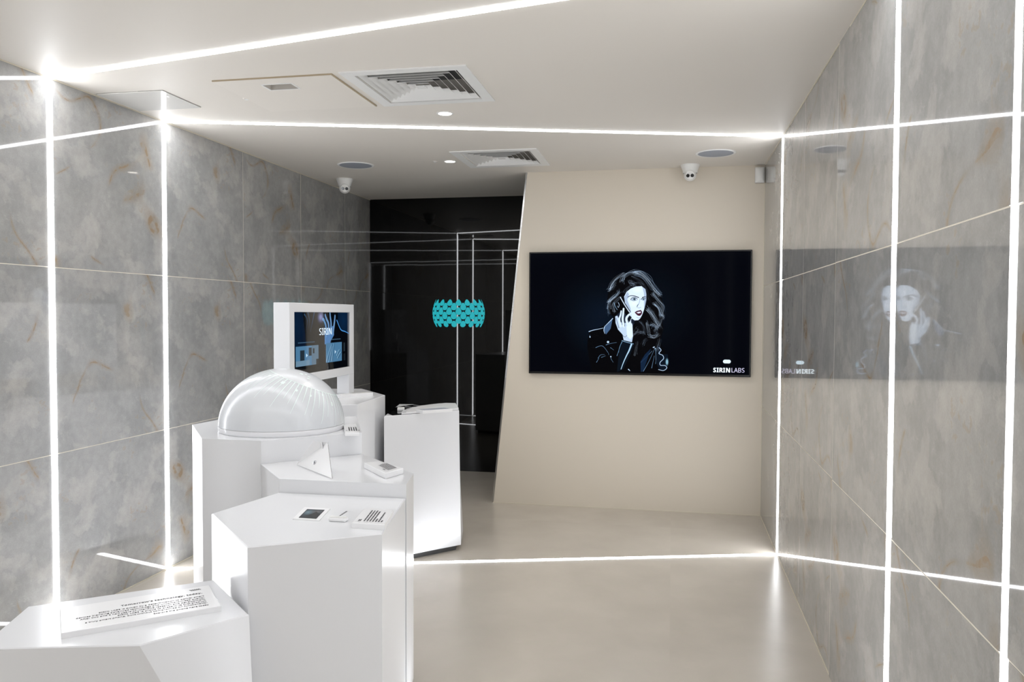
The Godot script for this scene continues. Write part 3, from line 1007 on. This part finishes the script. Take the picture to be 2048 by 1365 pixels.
func build_ceiling_things() -> void:
	diffuser(-1.51, -4.08, -0.91, -3.48, "white square air diffuser next to the ceiling access panel")
	diffuser(-1.50, -5.90, -0.90, -5.30, "white square air diffuser in the ceiling close to the cream partition")
	# access panel, standing slightly proud, with a square pull
	var t := thing("access_panel", "off-white square ceiling access panel with a small square opening", "panel", Vector3(-1.855, H, -3.785))
	var st := begin()
	slab_with_openings(st, -0.30, -0.285, 0.30, 0.285, -0.006, -0.0002, [[-0.092, 0.109, 0.058, 0.199]])
	obj("leaf", st, M.panel_paint, t)
	st = begin()
	box(st, Vector3(-0.30, -0.0061, 0.285), Vector3(0.3, 0.0, 0.292))
	box(st, Vector3(0.30, -0.0061, -0.285), Vector3(0.307, 0.0, 0.292))
	obj("edge_seal", st, M.panel_edge, t)
	st = begin()
	slab_with_openings(st, -0.098, 0.103, 0.064, 0.205, -0.008, -0.006, [[-0.090, 0.111, 0.056, 0.197]])
	obj("pull_rim", st, M.white_metal, t)
	# glossy hatch beside the left wall
	t = thing("ceiling_hatch", "glossy white ceiling hatch beside the left stone wall mirroring an LED line", "hatch", Vector3(-2.675, H, -3.765))
	st = begin()
	box(st, Vector3(-0.185, -0.0045, -0.165), Vector3(0.185, 0.0, 0.165))
	obj("leaf", st, M.gloss_panel, t)
	st = begin()
	lathe(st, [Vector2(0, -0.0060), Vector2(0.006, -0.0060), Vector2(0.006, -0.0060), Vector2(0.007, -0.0045)], 16, Transform3D(Basis(), Vector3(0.150, 0, 0.07)))
	obj("latch", st, M.satin_silver, t)
	downlight(Vector3(-1.241, H, -4.299), "small round downlight in the ceiling beside the square diffuser next to the access panel")
	downlight(Vector3(-1.591, H, -5.643), "small round downlight in the ceiling beside the diffuser close to the partition")
	ceiling_speaker(Vector3(-2.32, H, -5.66), "round grey ceiling speaker above the left stone wall camera")
	ceiling_speaker(Vector3(0.274, H, -5.68), "round grey ceiling speaker above the cream partition camera")
	dome_camera(Vector3(-2.646, H, -6.22), atan2(2.646, 6.22), "white eyeball security camera hanging beside the left stone wall")
	dome_camera(Vector3(0.113, H, -6.09), -0.02, "white eyeball security camera hanging in front of the cream partition")
	# sprinkler dots
	for e in [[Vector3(-2.159, H, -3.817), "tiny white ceiling sprinkler cap between the hatch and the access panel"], [Vector3(-1.698, H, -5.624), "tiny white ceiling sprinkler cap beside a downlight near the partition"]]:
		var s := thing("sprinkler_cap", e[1], "sprinkler", e[0], 0.0, "ceiling sprinkler caps")
		st = begin()
		lathe(st, [Vector2(0.0, -0.007), Vector2(0.010, -0.007), Vector2(0.010, -0.007), Vector2(0.011, -0.004)], 20)
		obj("cap", st, M.white_metal, s)
		st = begin()
		lathe(st, [Vector2(0.010, -0.003), Vector2(0.018, -0.0025), Vector2(0.019, 0.0)], 20)
		obj("collar", st, M.panel_paint, s)

func build_partition_things() -> void:
	# large screen
	var t := thing("wall_screen", "large black television on the cream partition showing a woman on a phone", "television", Vector3(-0.2655, 1.508, ZS))
	var w := 1.664
	var h := 0.940
	var st := begin()
	box(st, Vector3(-w / 2, -h / 2, 0.0), Vector3(w / 2, h / 2, 0.036), Transform3D.IDENTITY, 0.002)
	obj("casing", st, M.bezel, t)
	st = begin()
	var e := 0.010
	uvquad(st, Vector3(-w / 2 + e, -h / 2 + e + 0.006, 0.0366), Vector3(w / 2 - e, -h / 2 + e + 0.006, 0.0366), Vector3(w / 2 - e, h / 2 - e, 0.0366), Vector3(-w / 2 + e, h / 2 - e, 0.0366))
	var scr := obj("screen", st, M.portrait, t)
	words("SIRIN", 0.046, M.screen_white, scr, Transform3D(Basis(), Vector3(0.562, -0.421, 0.0370)), true)
	words("LABS", 0.044, M.screen_violet, scr, Transform3D(Basis(), Vector3(0.691, -0.421, 0.0370)))
	# alarm detector in the corner
	t = thing("alarm_detector", "small white motion detector in the corner above the partition", "sensor", Vector3(0.614, 2.525, ZS + 0.004), 0.0)
	st = begin()
	box(st, Vector3(-0.034, -0.058, 0.0), Vector3(0.034, 0.058, 0.018), Transform3D.IDENTITY, 0.004)
	obj("back_plate", st, M.alarm_plastic, t)
	st = begin()
	for k in 10:              # the bulging front
		for i in 6:
			var f := func(a: float, b: float) -> Vector3:
				var u := a / 10.0 * 2 - 1
				var v := b / 6.0 * 2 - 1
				return Vector3(v * 0.032, u * 0.056, 0.018 + 0.026 * sqrt(maxf(0.0, 1 - 0.96 * u * u)) * sqrt(maxf(0.0, 1 - 0.92 * v * v)))
			quad(st, f.call(k, i), f.call(k, i + 1), f.call(k + 1, i + 1), f.call(k + 1, i))
	quad(st, Vector3(-0.032, -0.056, 0.018), Vector3(0.032, -0.056, 0.018), Vector3(0.032, -0.056, 0.024), Vector3(-0.032, -0.056, 0.024))
	obj("front_cover", st, M.white_plastic, t)
	# emblem of scales on the black glass
	t = thing("wall_emblem_sign", "glowing teal emblem of overlapping scales on the black glass wall", "sign", Vector3(-1.996, 1.505, ZB))
	var R := 0.256
	for row in 6:
		var lat0 := deg_to_rad([23.6, 14.6, 4.6, -4.9, -14.9, -23.8][row])
		for k in range(-5, 6):
			var lon0 := deg_to_rad((k + (0.5 if row % 2 else 0.0)) * 21.5)
			if absf(lon0) > deg_to_rad(88):
				continue
			var half := [[1.0, 1.5], [0.9, 2.5], [0.62, 4.1], [0.3, 5.7], [-0.05, 6.9], [-0.4, 6.9], [-0.68, 5.7], [-0.88, 3.7], [-0.98, 1.5]]
			var ring := []
			var tall := 8.3 if row in [1, 2, 3, 4] else 7.5
			for i in half.size() * 2:
				var hw: Array = half[i] if i < half.size() else half[half.size() * 2 - 1 - i]
				var la: float = lat0 + deg_to_rad(tall) * hw[0]
				var lo: float = lon0 + deg_to_rad(hw[1]) * (1.0 if i < half.size() else -1.0) * 0.97
				ring.append(Vector2(R * cos(la) * sin(lo), R * sin(la) * 0.99))
			if absf(area2(ring)) < 0.00006:
				continue
			if area2(ring) < 0:
				ring.reverse()
			st = begin()
			var tri_list := Geometry2D.triangulate_polygon(PackedVector2Array(ring))
			for i in range(0, tri_list.size(), 3):
				var a3: Vector2 = ring[tri_list[i]]
				var b3: Vector2 = ring[tri_list[i + 1]]
				var c3: Vector2 = ring[tri_list[i + 2]]
				if (b3 - a3).cross(c3 - a3) < 0:
					var sw := b3
					b3 = c3
					c3 = sw
				tri(st, Vector3(a3.x, a3.y, 0.004), Vector3(b3.x, b3.y, 0.004), Vector3(c3.x, c3.y, 0.004))
			for i in ring.size():
				var p: Vector2 = ring[i]
				var q: Vector2 = ring[(i + 1) % ring.size()]
				quad(st, Vector3(p.x, p.y, 0), Vector3(q.x, q.y, 0), Vector3(q.x, q.y, 0.004), Vector3(p.x, p.y, 0.004))
			obj("scale", st, M.teal, t)

func V(list: Array) -> Array:
	var out := []
	for i in range(0, list.size(), 2):
		out.append(Vector2(list[i], list[i + 1]))
	return out

func build_plinths() -> void:
	var p := V([-1.756, -1.741, -1.865, -2.026, -1.462, -2.356, -1.194, -2.104, -1.362, -1.848])
	plinth("lowest white plinth, carrying the long sign about tomorrow's technology", p, shift(p, {3: Vector2(0.10, 0.13)}), 0.625, true)
	p = V([-1.541, -2.474, -1.473, -2.823, -0.968, -2.830, -0.883, -2.358, -1.217, -2.139])
	plinth("white plinth with the small inset picture and a printed slab on top", p, p, 0.81)
	p = V([-1.697, -3.092, -1.37, -3.405, -1.335, -3.372, -1.005, -3.037, -0.966, -2.834, -1.473, -2.826])
	plinth("white plinth carrying the folded triangular stand", p, shift(p, {0: Vector2(0.05, 0.03)}), 0.862)
	p = V([-2.26, -3.471, -1.967, -3.09, -1.695, -3.095, -1.372, -3.408, -1.619, -3.945, -1.885, -3.822, -2.118, -4.066, -2.218, -3.833])
	plinth("white plinth carrying the glossy white dome", p, p, 0.96)
	p = V([-1.735, -4.690, -2.035, -5.060, -2.429, -4.954, -2.229, -4.293, -1.979, -4.038, -1.705, -4.169])
	plinth("tallest white plinth, carrying the framed screen", p, p, 0.996)
	p = V([-1.672, -4.501, -1.318, -4.891, -1.414, -5.171, -1.800, -5.136])
	plinth("white plinth with the black and white curved inlay, beside the black glass wall", p, V([-1.667, -4.495, -1.303, -4.886, -1.377, -5.22, -1.800, -5.16]), 0.89)

func build_exhibits() -> void:
	var rng := RandomNumberGenerator.new()
	rng.seed = 21
	# long sign on the lowest plinth
	var y := 0.642
	var fl := at(122, 1267, y)
	var bl := at(115, 1218, y)
	var dir := (at(449.5, 1211, y) - fl).normalized()
	var dep := dir.cross(Vector3.UP) * -1.0
	if dep.dot(bl - fl) < 0:
		dep = -dep
	var wid := 0.408
	var len_d := 0.205
	var c := [fl, fl + dep * len_d, fl + dep * len_d + dir * wid, fl + dir * wid]
	var s := slab_sign("long white slab with a printed text about tomorrow's technology", c, 0.017)
	var t: Node3D = s[0]
	# text is set flush right
	var set_flat := Basis(dir, dep, dir.cross(dep))
	var right_top: Vector3 = c[2] - t.position - dir * 0.030
	var lines := [["Tomorrow's technology, today.", 0.064, 0.0150, true], ["SIRIN LABS is driven by a determination to deliver smart", 0.094, 0.0112, false], ["devices blending advanced technology and uncompromised quality.", 0.110, 0.0112, false], ["After two and a half years of intensive research and development,", 0.126, 0.0112, false], ["SIRIN LABS is proud to present its first product,", 0.142, 0.0112, false], ["a truly smart phone, built without compromise on functionality.", 0.158, 0.0112, false], ["Explore the phone here today", 0.178, 0.0112, false]]
	for l in lines:
		words(l[0], l[2], M.ink, t, Transform3D(set_flat, right_top - dep * l[1] + Vector3(0, 0.0003, 0)), l[3], HORIZONTAL_ALIGNMENT_RIGHT, "printed_line")
	var ep: Vector3 = c[2] - t.position - dir * 0.046 - dep * 0.026
	emblem_dots(t, 0.0175, Vector2(ep.x, ep.z), Vector2(dir.x, dir.z), -Vector2(dep.x, dep.z), 0.0062)

	# inset picture on the second plinth
	y = 0.81
	var q := [at(585.4, 1037.6, y + 0.004), at(608.5, 1014.5, y + 0.004), at(660.6, 1017.7, y + 0.004), at(638.5, 1040.8, y + 0.004)]
	var mid: Vector3 = (q[0] + q[1] + q[2] + q[3]) / 4
	t = thing("picture_tile", "small framed picture of a dark peak lying on a white plinth", "picture", Vector3(mid.x, y, mid.z))
	var st := begin()
	var loc := []
	for e in q:
		loc.append(Vector2(e.x - mid.x, e.z - mid.z))
	prism(st, loc, loc, 0.0, 0.004, 0.001)
	obj("frame", st, M.slab, t)
	st = begin()
	var inner := [at(597, 1036, y + 0.0045), at(632.6, 1038.2, y + 0.0045), at(649.8, 1020.4, y + 0.0045), at(614.4, 1018.8, y + 0.0045)]
	for i in 4:
		inner[i] = inner[i] - t.position
	uvquad(st, inner[0], inner[1], inner[2], inner[3])
	obj("print", st, M.small_picture, t)
	# white block beside it
	t = thing("white_block", "small white rounded block beside the framed picture", "block", at(677, 1043, y))
	st = begin()
	box(st, Vector3(-0.031, 0.0, -0.014), Vector3(0.031, 0.014, 0.014), Transform3D.IDENTITY, 0.004)
	obj("body", st, M.slab, t)
	st = begin()
	box(st, Vector3(-0.028, 0.014, -0.011), Vector3(0.028, 0.0145, 0.011))
	obj("cap", st, M.white_plastic, t)
	# a printed caption on the plinth top
	t = thing("printed_caption", "short grey caption printed behind the small white block", "caption", Vector3(at(687, 1029, y).x, y, at(687, 1029, y).z))
	print_lines(t, 0.0006, Vector2(-0.002, 0.045), Vector2(-0.03, -0.99).normalized(), Vector2(0.006, 0), [0.085], 0.0045, rng)
	# slab with side-on print
	y = 0.828
	c = [at(703.5, 1046, y), at(729, 1016, y), at(787, 1021, y), at(769, 1050, y)]
	s = slab_sign("white printed slab beside the framed picture, its lines running front to back", c, 0.018, "small printed slabs")
	var along: Vector2 = (s[1][1] - s[1][0]).normalized()
	var down: Vector2 = (s[1][3] - s[1][0]).normalized()
	print_lines(s[0], 0.0185, s[1][0] + down * 0.036 + along * 0.026, along, down * 0.0098, [0.145, 0.145, 0.142, 0.135, 0.045, 0.125, 0.022], 0.0048, rng)
	emblem_dots(s[0], 0.0185, s[1][0] + down * 0.020 + along * 0.032, along, down, 0.0050)

	# third plinth: printed slab and folded stand
	y = 0.885
	c = [at(770.6, 946.9, y), at(728, 926, y), at(758, 922.7, y), at(806.6, 937, y)]
	s = slab_sign("white printed slab beside the folded triangular stand", c, 0.022, "small printed slabs")
	along = (s[1][2] - s[1][3]).normalized()
	down = (s[1][2] - s[1][1]).normalized()
	var acr: Vector2 = (s[1][3] - s[1][0]).normalized()
	along = (s[1][1] - s[1][0]).normalized()
	print_lines(s[0], 0.0225, s[1][0] + acr * 0.040 + along * 0.03, along, acr * 0.0095, [0.115, 0.12, 0.12, 0.12, 0.118, 0.12], 0.0048, rng)
	emblem_dots(s[0], 0.0225, s[1][0] + acr * 0.024 + along * 0.055, along, acr, 0.0050)
	y = 0.862
	var b0 := at(593, 931, y) + Vector3(0, 0.003, 0)
	var b1 := at(664, 959, y) + Vector3(0, 0.003, 0)
	var t1 := at(655, 885, 0.975)
	var t0 := at(627, 883, 0.975)
	t = thing("folded_stand", "white folded triangular stand with a small round button on a plinth", "stand", Vector3((b0.x + b1.x) / 2, y, (b0.z + b1.z) / 2))
	var face := [b0 - t.position, b1 - t.position, t1 - t.position, t0 - t.position]
	var nrm: Vector3 = (face[1] - face[0]).cross(face[2] - face[0]).normalized()
	if nrm.z < 0:
		nrm = -nrm
	plate(t, "front_plate", face, nrm, 0.003, M.slab, M.satin_silver)
	var back_dir := -Vector3(nrm.x, 0, nrm.z).normalized()
	var base_mid: Vector3 = (face[0] + face[1]) / 2
	var base_dir: Vector3 = (face[1] - face[0]).normalized()
	var top_mid: Vector3 = (face[2] + face[3]) / 2 - nrm * 0.0035
	plate(t, "prop", [base_mid + back_dir * 0.05 + base_dir * 0.012, base_mid + back_dir * 0.05 - base_dir * 0.012, top_mid - base_dir * 0.010, top_mid + base_dir * 0.010], -nrm, 0.002, M.slab, M.satin_silver)
	var bp := at(630, 926, 0.862)
	var eye_dir := (bp - EYE).normalized()
	var tt: float = (b0 - EYE).dot(nrm) / eye_dir.dot(nrm)
	var onf: Vector3 = EYE + eye_dir * tt - t.position
	var bb := Basis(nrm.cross(Vector3.UP).normalized(), nrm, nrm.cross(Vector3.UP).normalized().cross(nrm))
	st = begin()
	lathe(st, [Vector2(0.0, 0.003), Vector2(0.004, 0.003), Vector2(0.004, 0.003), Vector2(0.0065, 0.0045), Vector2(0.0085, 0.0035), Vector2(0.009, 0.0)], 28, Transform3D(bb, onf))
	var button := obj("button", st, M.satin_silver, t)
	st = begin()
	lathe(st, [Vector2(0.0, 0.0036), Vector2(0.0045, 0.0036)], 20, Transform3D(bb, onf))
	obj("button_centre", st, M.lens_grey, button)

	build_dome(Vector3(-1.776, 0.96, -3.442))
	# slab behind the dome's right side
	y = 0.974
	c = [at(690, 866, y), at(687, 850, y), at(712, 848, y), at(719, 866, y)]
	s = slab_sign("white printed slab tucked beside the glossy dome", c, 0.014, "small printed slabs")
	along = (s[1][1] - s[1][0]).normalized()
	down = (s[1][3] - s[1][0]).normalized()
	print_lines(s[0], 0.0145, s[1][0] + down * 0.022 + along * 0.055, along, down * 0.0105, [0.12, 0.12, 0.12, 0.125, 0.035], 0.0055, rng)
	emblem_dots(s[0], 0.0145, s[1][0] + down * 0.009 + along * 0.066, along, down, 0.0040)

	build_kiosk()
	build_inlay()

func plate(parent: Node, called: String, f: Array, n: Vector3, th: float, m: Material, edge: Material) -> void:     # a thin four-cornered sheet
	var st := begin()
	var g := []
	for e in f:
		g.append(e - n * th)
	var mid: Vector3 = (f[0] + f[1] + f[2] + f[3] + g[0] + g[1] + g[2] + g[3]) / 8
	out_quad(st, f[0], f[1], f[2], f[3], mid)
	out_quad(st, g[0], g[1], g[2], g[3], mid)
	var o := obj(called, st, m, parent)
	st = begin()
	for i in 4:
		var j := (i + 1) % 4
		out_quad(st, f[i], f[j], g[j], g[i], mid)
	obj("cut_edge", st, edge, o)

func build_dome(p: Vector3) -> void:
	var t := thing("dome_display", "glossy white dome with projected light painted as a pale ring and rays, on a plinth", "display", p)
	var R := 0.283
	var st := begin()
	lathe(st, [Vector2(0.0, 0.001), Vector2(R - 0.004, 0.0), Vector2(R - 0.004, 0.0), Vector2(R, 0.004), Vector2(R, 0.024), Vector2(R, 0.024), Vector2(R - 0.006, 0.0255)], 96)
	obj("base_ring", st, M.white_shell, t)
	st = begin()
	var nl := 96
	var nv := 32
	for i in nv:
		for k in nl:
			var v := []
			for e in [[i, k], [i, k + 1], [i + 1, k + 1], [i + 1, k]]:
				var lat: float = PI / 2 * e[0] / nv
				var lon: float = TAU * e[1] / nl
				var d := Vector3(cos(lat) * sin(lon), sin(lat), cos(lat) * cos(lon))
				v.append([Vector3(d.x * (R - 0.001), 0.0255 + d.y * 0.256, d.z * (R - 0.001)), Vector3(d.x / R, d.y / 0.256, d.z / R).normalized(), Vector2(float(e[1]) / nl, 1.0 - float(e[0]) / nv)])
			for j in [0, 2, 1, 0, 3, 2]:
				st.set_normal(v[j][1])
				st.set_uv(v[j][2])
				st.add_vertex(v[j][0])
	var shell := obj("dome_shell", st, M.dome_shell, t)
	# the projected display light, painted as paler strips on the shell: a ring, rays running down from it and a few squares, laid out round a leaning axis
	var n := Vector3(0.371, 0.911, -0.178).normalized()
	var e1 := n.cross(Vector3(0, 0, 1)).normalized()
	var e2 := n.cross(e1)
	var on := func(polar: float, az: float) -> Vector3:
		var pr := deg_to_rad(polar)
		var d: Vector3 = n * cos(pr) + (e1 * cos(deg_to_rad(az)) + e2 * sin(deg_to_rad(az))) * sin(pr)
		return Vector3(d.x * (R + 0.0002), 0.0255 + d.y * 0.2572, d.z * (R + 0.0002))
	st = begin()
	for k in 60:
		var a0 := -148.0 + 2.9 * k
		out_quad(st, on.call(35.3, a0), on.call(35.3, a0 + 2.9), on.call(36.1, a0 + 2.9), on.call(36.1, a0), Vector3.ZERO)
	obj("painted_light_ring", st, M.dome_light_paint, shell)
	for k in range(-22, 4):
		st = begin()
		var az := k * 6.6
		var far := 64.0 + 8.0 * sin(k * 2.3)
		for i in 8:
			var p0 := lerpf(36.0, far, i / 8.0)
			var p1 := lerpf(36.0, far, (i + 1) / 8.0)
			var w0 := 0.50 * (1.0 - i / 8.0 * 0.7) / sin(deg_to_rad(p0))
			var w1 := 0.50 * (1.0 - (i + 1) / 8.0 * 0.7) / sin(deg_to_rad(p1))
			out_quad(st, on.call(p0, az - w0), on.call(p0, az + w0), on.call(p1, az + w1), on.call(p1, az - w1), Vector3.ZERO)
		obj("painted_light_ray", st, M.dome_light_paint, shell)
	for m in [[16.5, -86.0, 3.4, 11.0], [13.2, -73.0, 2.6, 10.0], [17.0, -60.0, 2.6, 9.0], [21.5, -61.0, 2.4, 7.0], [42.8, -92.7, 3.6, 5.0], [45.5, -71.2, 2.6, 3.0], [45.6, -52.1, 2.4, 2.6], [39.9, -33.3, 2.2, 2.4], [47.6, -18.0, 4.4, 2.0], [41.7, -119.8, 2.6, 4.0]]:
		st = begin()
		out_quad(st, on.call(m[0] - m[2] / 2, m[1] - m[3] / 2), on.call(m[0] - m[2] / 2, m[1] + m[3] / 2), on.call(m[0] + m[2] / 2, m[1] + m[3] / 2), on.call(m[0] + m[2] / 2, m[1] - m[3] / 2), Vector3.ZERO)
		obj("painted_light_square", st, M.dome_light_paint, shell)

func build_kiosk() -> void:          # framed screen on legs, parallel to the side walls
	var t := thing("screen_stand", "white framed screen on square legs standing on the tallest plinth", "screen", Vector3(-2.023, 0.996, -4.353), deg_to_rad(1.25))
	var st := begin()
	var X0 := -0.045
	var X1 := 0.045
	# frame bars; the front faces +x
	var z0 := -0.457
	var z1 := 0.457
	var y0 := 0.119
	var y1 := 0.558
	box(st, Vector3(X0, y1 - 0.050, z0), Vector3(X1, y1, z1), Transform3D.IDENTITY, 0.002)
	box(st, Vector3(X0, y0, z0), Vector3(X1, y0 + 0.050, z1), Transform3D.IDENTITY, 0.002)
	box(st, Vector3(X0, y0 + 0.046, z1 - 0.060), Vector3(X1, y1 - 0.046, z1), Transform3D.IDENTITY, 0.002)
	box(st, Vector3(X0, y0 + 0.046, z0), Vector3(X1, y1 - 0.046, z0 + 0.060), Transform3D.IDENTITY, 0.002)
	obj("frame", st, M.lacquer, t)
	st = begin()
	box(st, Vector3(X0 + 0.004, y0 + 0.03, z0 + 0.03), Vector3(X1 - 0.012, y1 - 0.03, z1 - 0.03))
	obj("panel_back", st, M.lacquer, t)
	st = begin()
	uvquad(st, Vector3(X1 - 0.010, y0 + 0.050, z1 - 0.060), Vector3(X1 - 0.010, y0 + 0.050, z0 + 0.060), Vector3(X1 - 0.010, y1 - 0.050, z0 + 0.060), Vector3(X1 - 0.010, y1 - 0.050, z1 - 0.060))
	var scr := obj("screen", st, M.kiosk, t)
	words("SIRIN", 0.052, M.screen_pale, scr, Transform3D(Basis(Vector3(0, 0, -1.45), Vector3(0, 1, 0), Vector3(1, 0, 0)), Vector3(X1 - 0.0094, 0.395, 0.060)))
	for z in [-0.457, 0.110]:
		st = begin()
		box(st, Vector3(X0 + 0.01, 0.0, z), Vector3(X1, y0 + 0.002, z + 0.085), Transform3D.IDENTITY, 0.002)
		obj("leg", st, M.lacquer, t)
	# plain slab lying before the far leg
	var y := 1.016
	var a := at(680, 790.5, y)
	var b := at(746, 785.5, y)
	var dr := (b - a).normalized()
	var dp := Vector3(dr.z, 0, -dr.x)
	if dp.x > 0:
		dp = -dp
	s_plain([a, a + dp * 0.05, b + dp * 0.05, b], y)

func s_plain(c: Array, _y: float) -> void:
	var s := slab_sign("plain white slab lying before a leg of the framed screen", c, 0.020, "small printed slabs")
	var st := begin()
	var p: Array = s[1]
	var ring := []
	for e in p:
		ring.append(e * 0.9)
	flat_poly(st, ring, 0.0203, true)
	obj("cover_sheet", st, M.white_plastic, s[0])

func disc_inside(centre: Vector2, r: float, clip: Array) -> Array:      # the part of a disc that lies within an outline
	var ring := PackedVector2Array()
	for k in 96:
		ring.append(centre + Vector2(cos(TAU * k / 96), sin(TAU * k / 96)) * r)
	var cut := Geometry2D.intersect_polygons(ring, PackedVector2Array(clip))
	var out := []
	for e in cut[0]:
		out.append(e)
	return out

func build_inlay() -> void:
	var top := V([-1.672, -4.501, -1.318, -4.891, -1.414, -5.171, -1.800, -5.136])
	var mid := Vector2(-1.55, -4.9)
	var inset: Array = []
	for e in top:
		inset.append(mid + (e - mid) * 0.985)
	var t := thing("curved_inlay", "black and white crescent inlay with a raised white disc on a plinth", "display", Vector3(mid.x, 0.89, mid.y))
	var st := begin()
	var black := disc_inside(Vector2(-1.294, -4.856), 0.463, inset)
	for i in black.size():
		black[i] -= mid
	prism(st, black, black, 0.0, 0.003, 0.0005)
	obj("black_crescent", st, M.black_gloss, t)
	var white := disc_inside(Vector2(-1.015, -4.803), 0.617, inset)
	for i in white.size():
		white[i] -= mid
	st = begin()
	prism(st, white, white, 0.0, 0.010, 0.002)
	obj("white_disc", st, M.lacquer, t)
	var ring := disc_inside(Vector2(-1.015, -4.803), 0.590, inset)
	for i in ring.size():
		ring[i] -= mid
	st = begin()
	prism(st, ring, ring, 0.010, 0.013, 0.001)
	obj("disc_rim", st, M.slab, t)
	# things on the black crescent
	var bx := thing("white_box", "small white box on the black crescent inlay", "box", at(802, 821, 0.893))
	st = begin()
	box(st, Vector3(-0.022, 0.0, -0.03), Vector3(0.022, 0.016, 0.03), Transform3D(Basis(Vector3.UP, 0.3), Vector3.ZERO), 0.002)
	obj("body", st, M.slab, bx)
	st = begin()
	box(st, Vector3(-0.020, 0.016, -0.028), Vector3(0.020, 0.0165, 0.028), Transform3D(Basis(Vector3.UP, 0.3), Vector3.ZERO))
	obj("lid", st, M.white_plastic, bx)
	for e in [[822, 815.5, "small silver phone lying on the black crescent next to the white box"], [838, 812.5, "small silver phone lying at the far end of the black crescent"]]:
		var ph := thing("phone", e[2], "phone", at(e[0], e[1], 0.893), 0.9, "phones on the black inlay")
		st = begin()
		box(st, Vector3(-0.020, 0.0, -0.042), Vector3(0.020, 0.008, 0.042), Transform3D.IDENTITY, 0.002)
		obj("body", st, M.satin_silver, ph)
		st = begin()
		box(st, Vector3(-0.017, 0.008, -0.038), Vector3(0.017, 0.0084, 0.038))
		obj("glass", st, M.black_gloss, ph)
	var y := 0.921
	var a := at(845, 822, y)
	var b := at(905, 818, y)
	var dr := (b - a).normalized()
	var dp := Vector3(dr.z, 0, -dr.x)
	if dp.z > 0:
		dp = -dp
	var s := slab_sign("white slab with a grey edge lying on the curved inlay", [a, a + dp * 0.09, b + dp * 0.09, b], 0.018, "small printed slabs")
	st = begin()
	var p: Array = s[1]
	var rg := []
	for e in p:
		rg.append(e * 0.86)
	flat_poly(st, rg, 0.0183, true)
	obj("cover_sheet", st, M.grille, s[0])
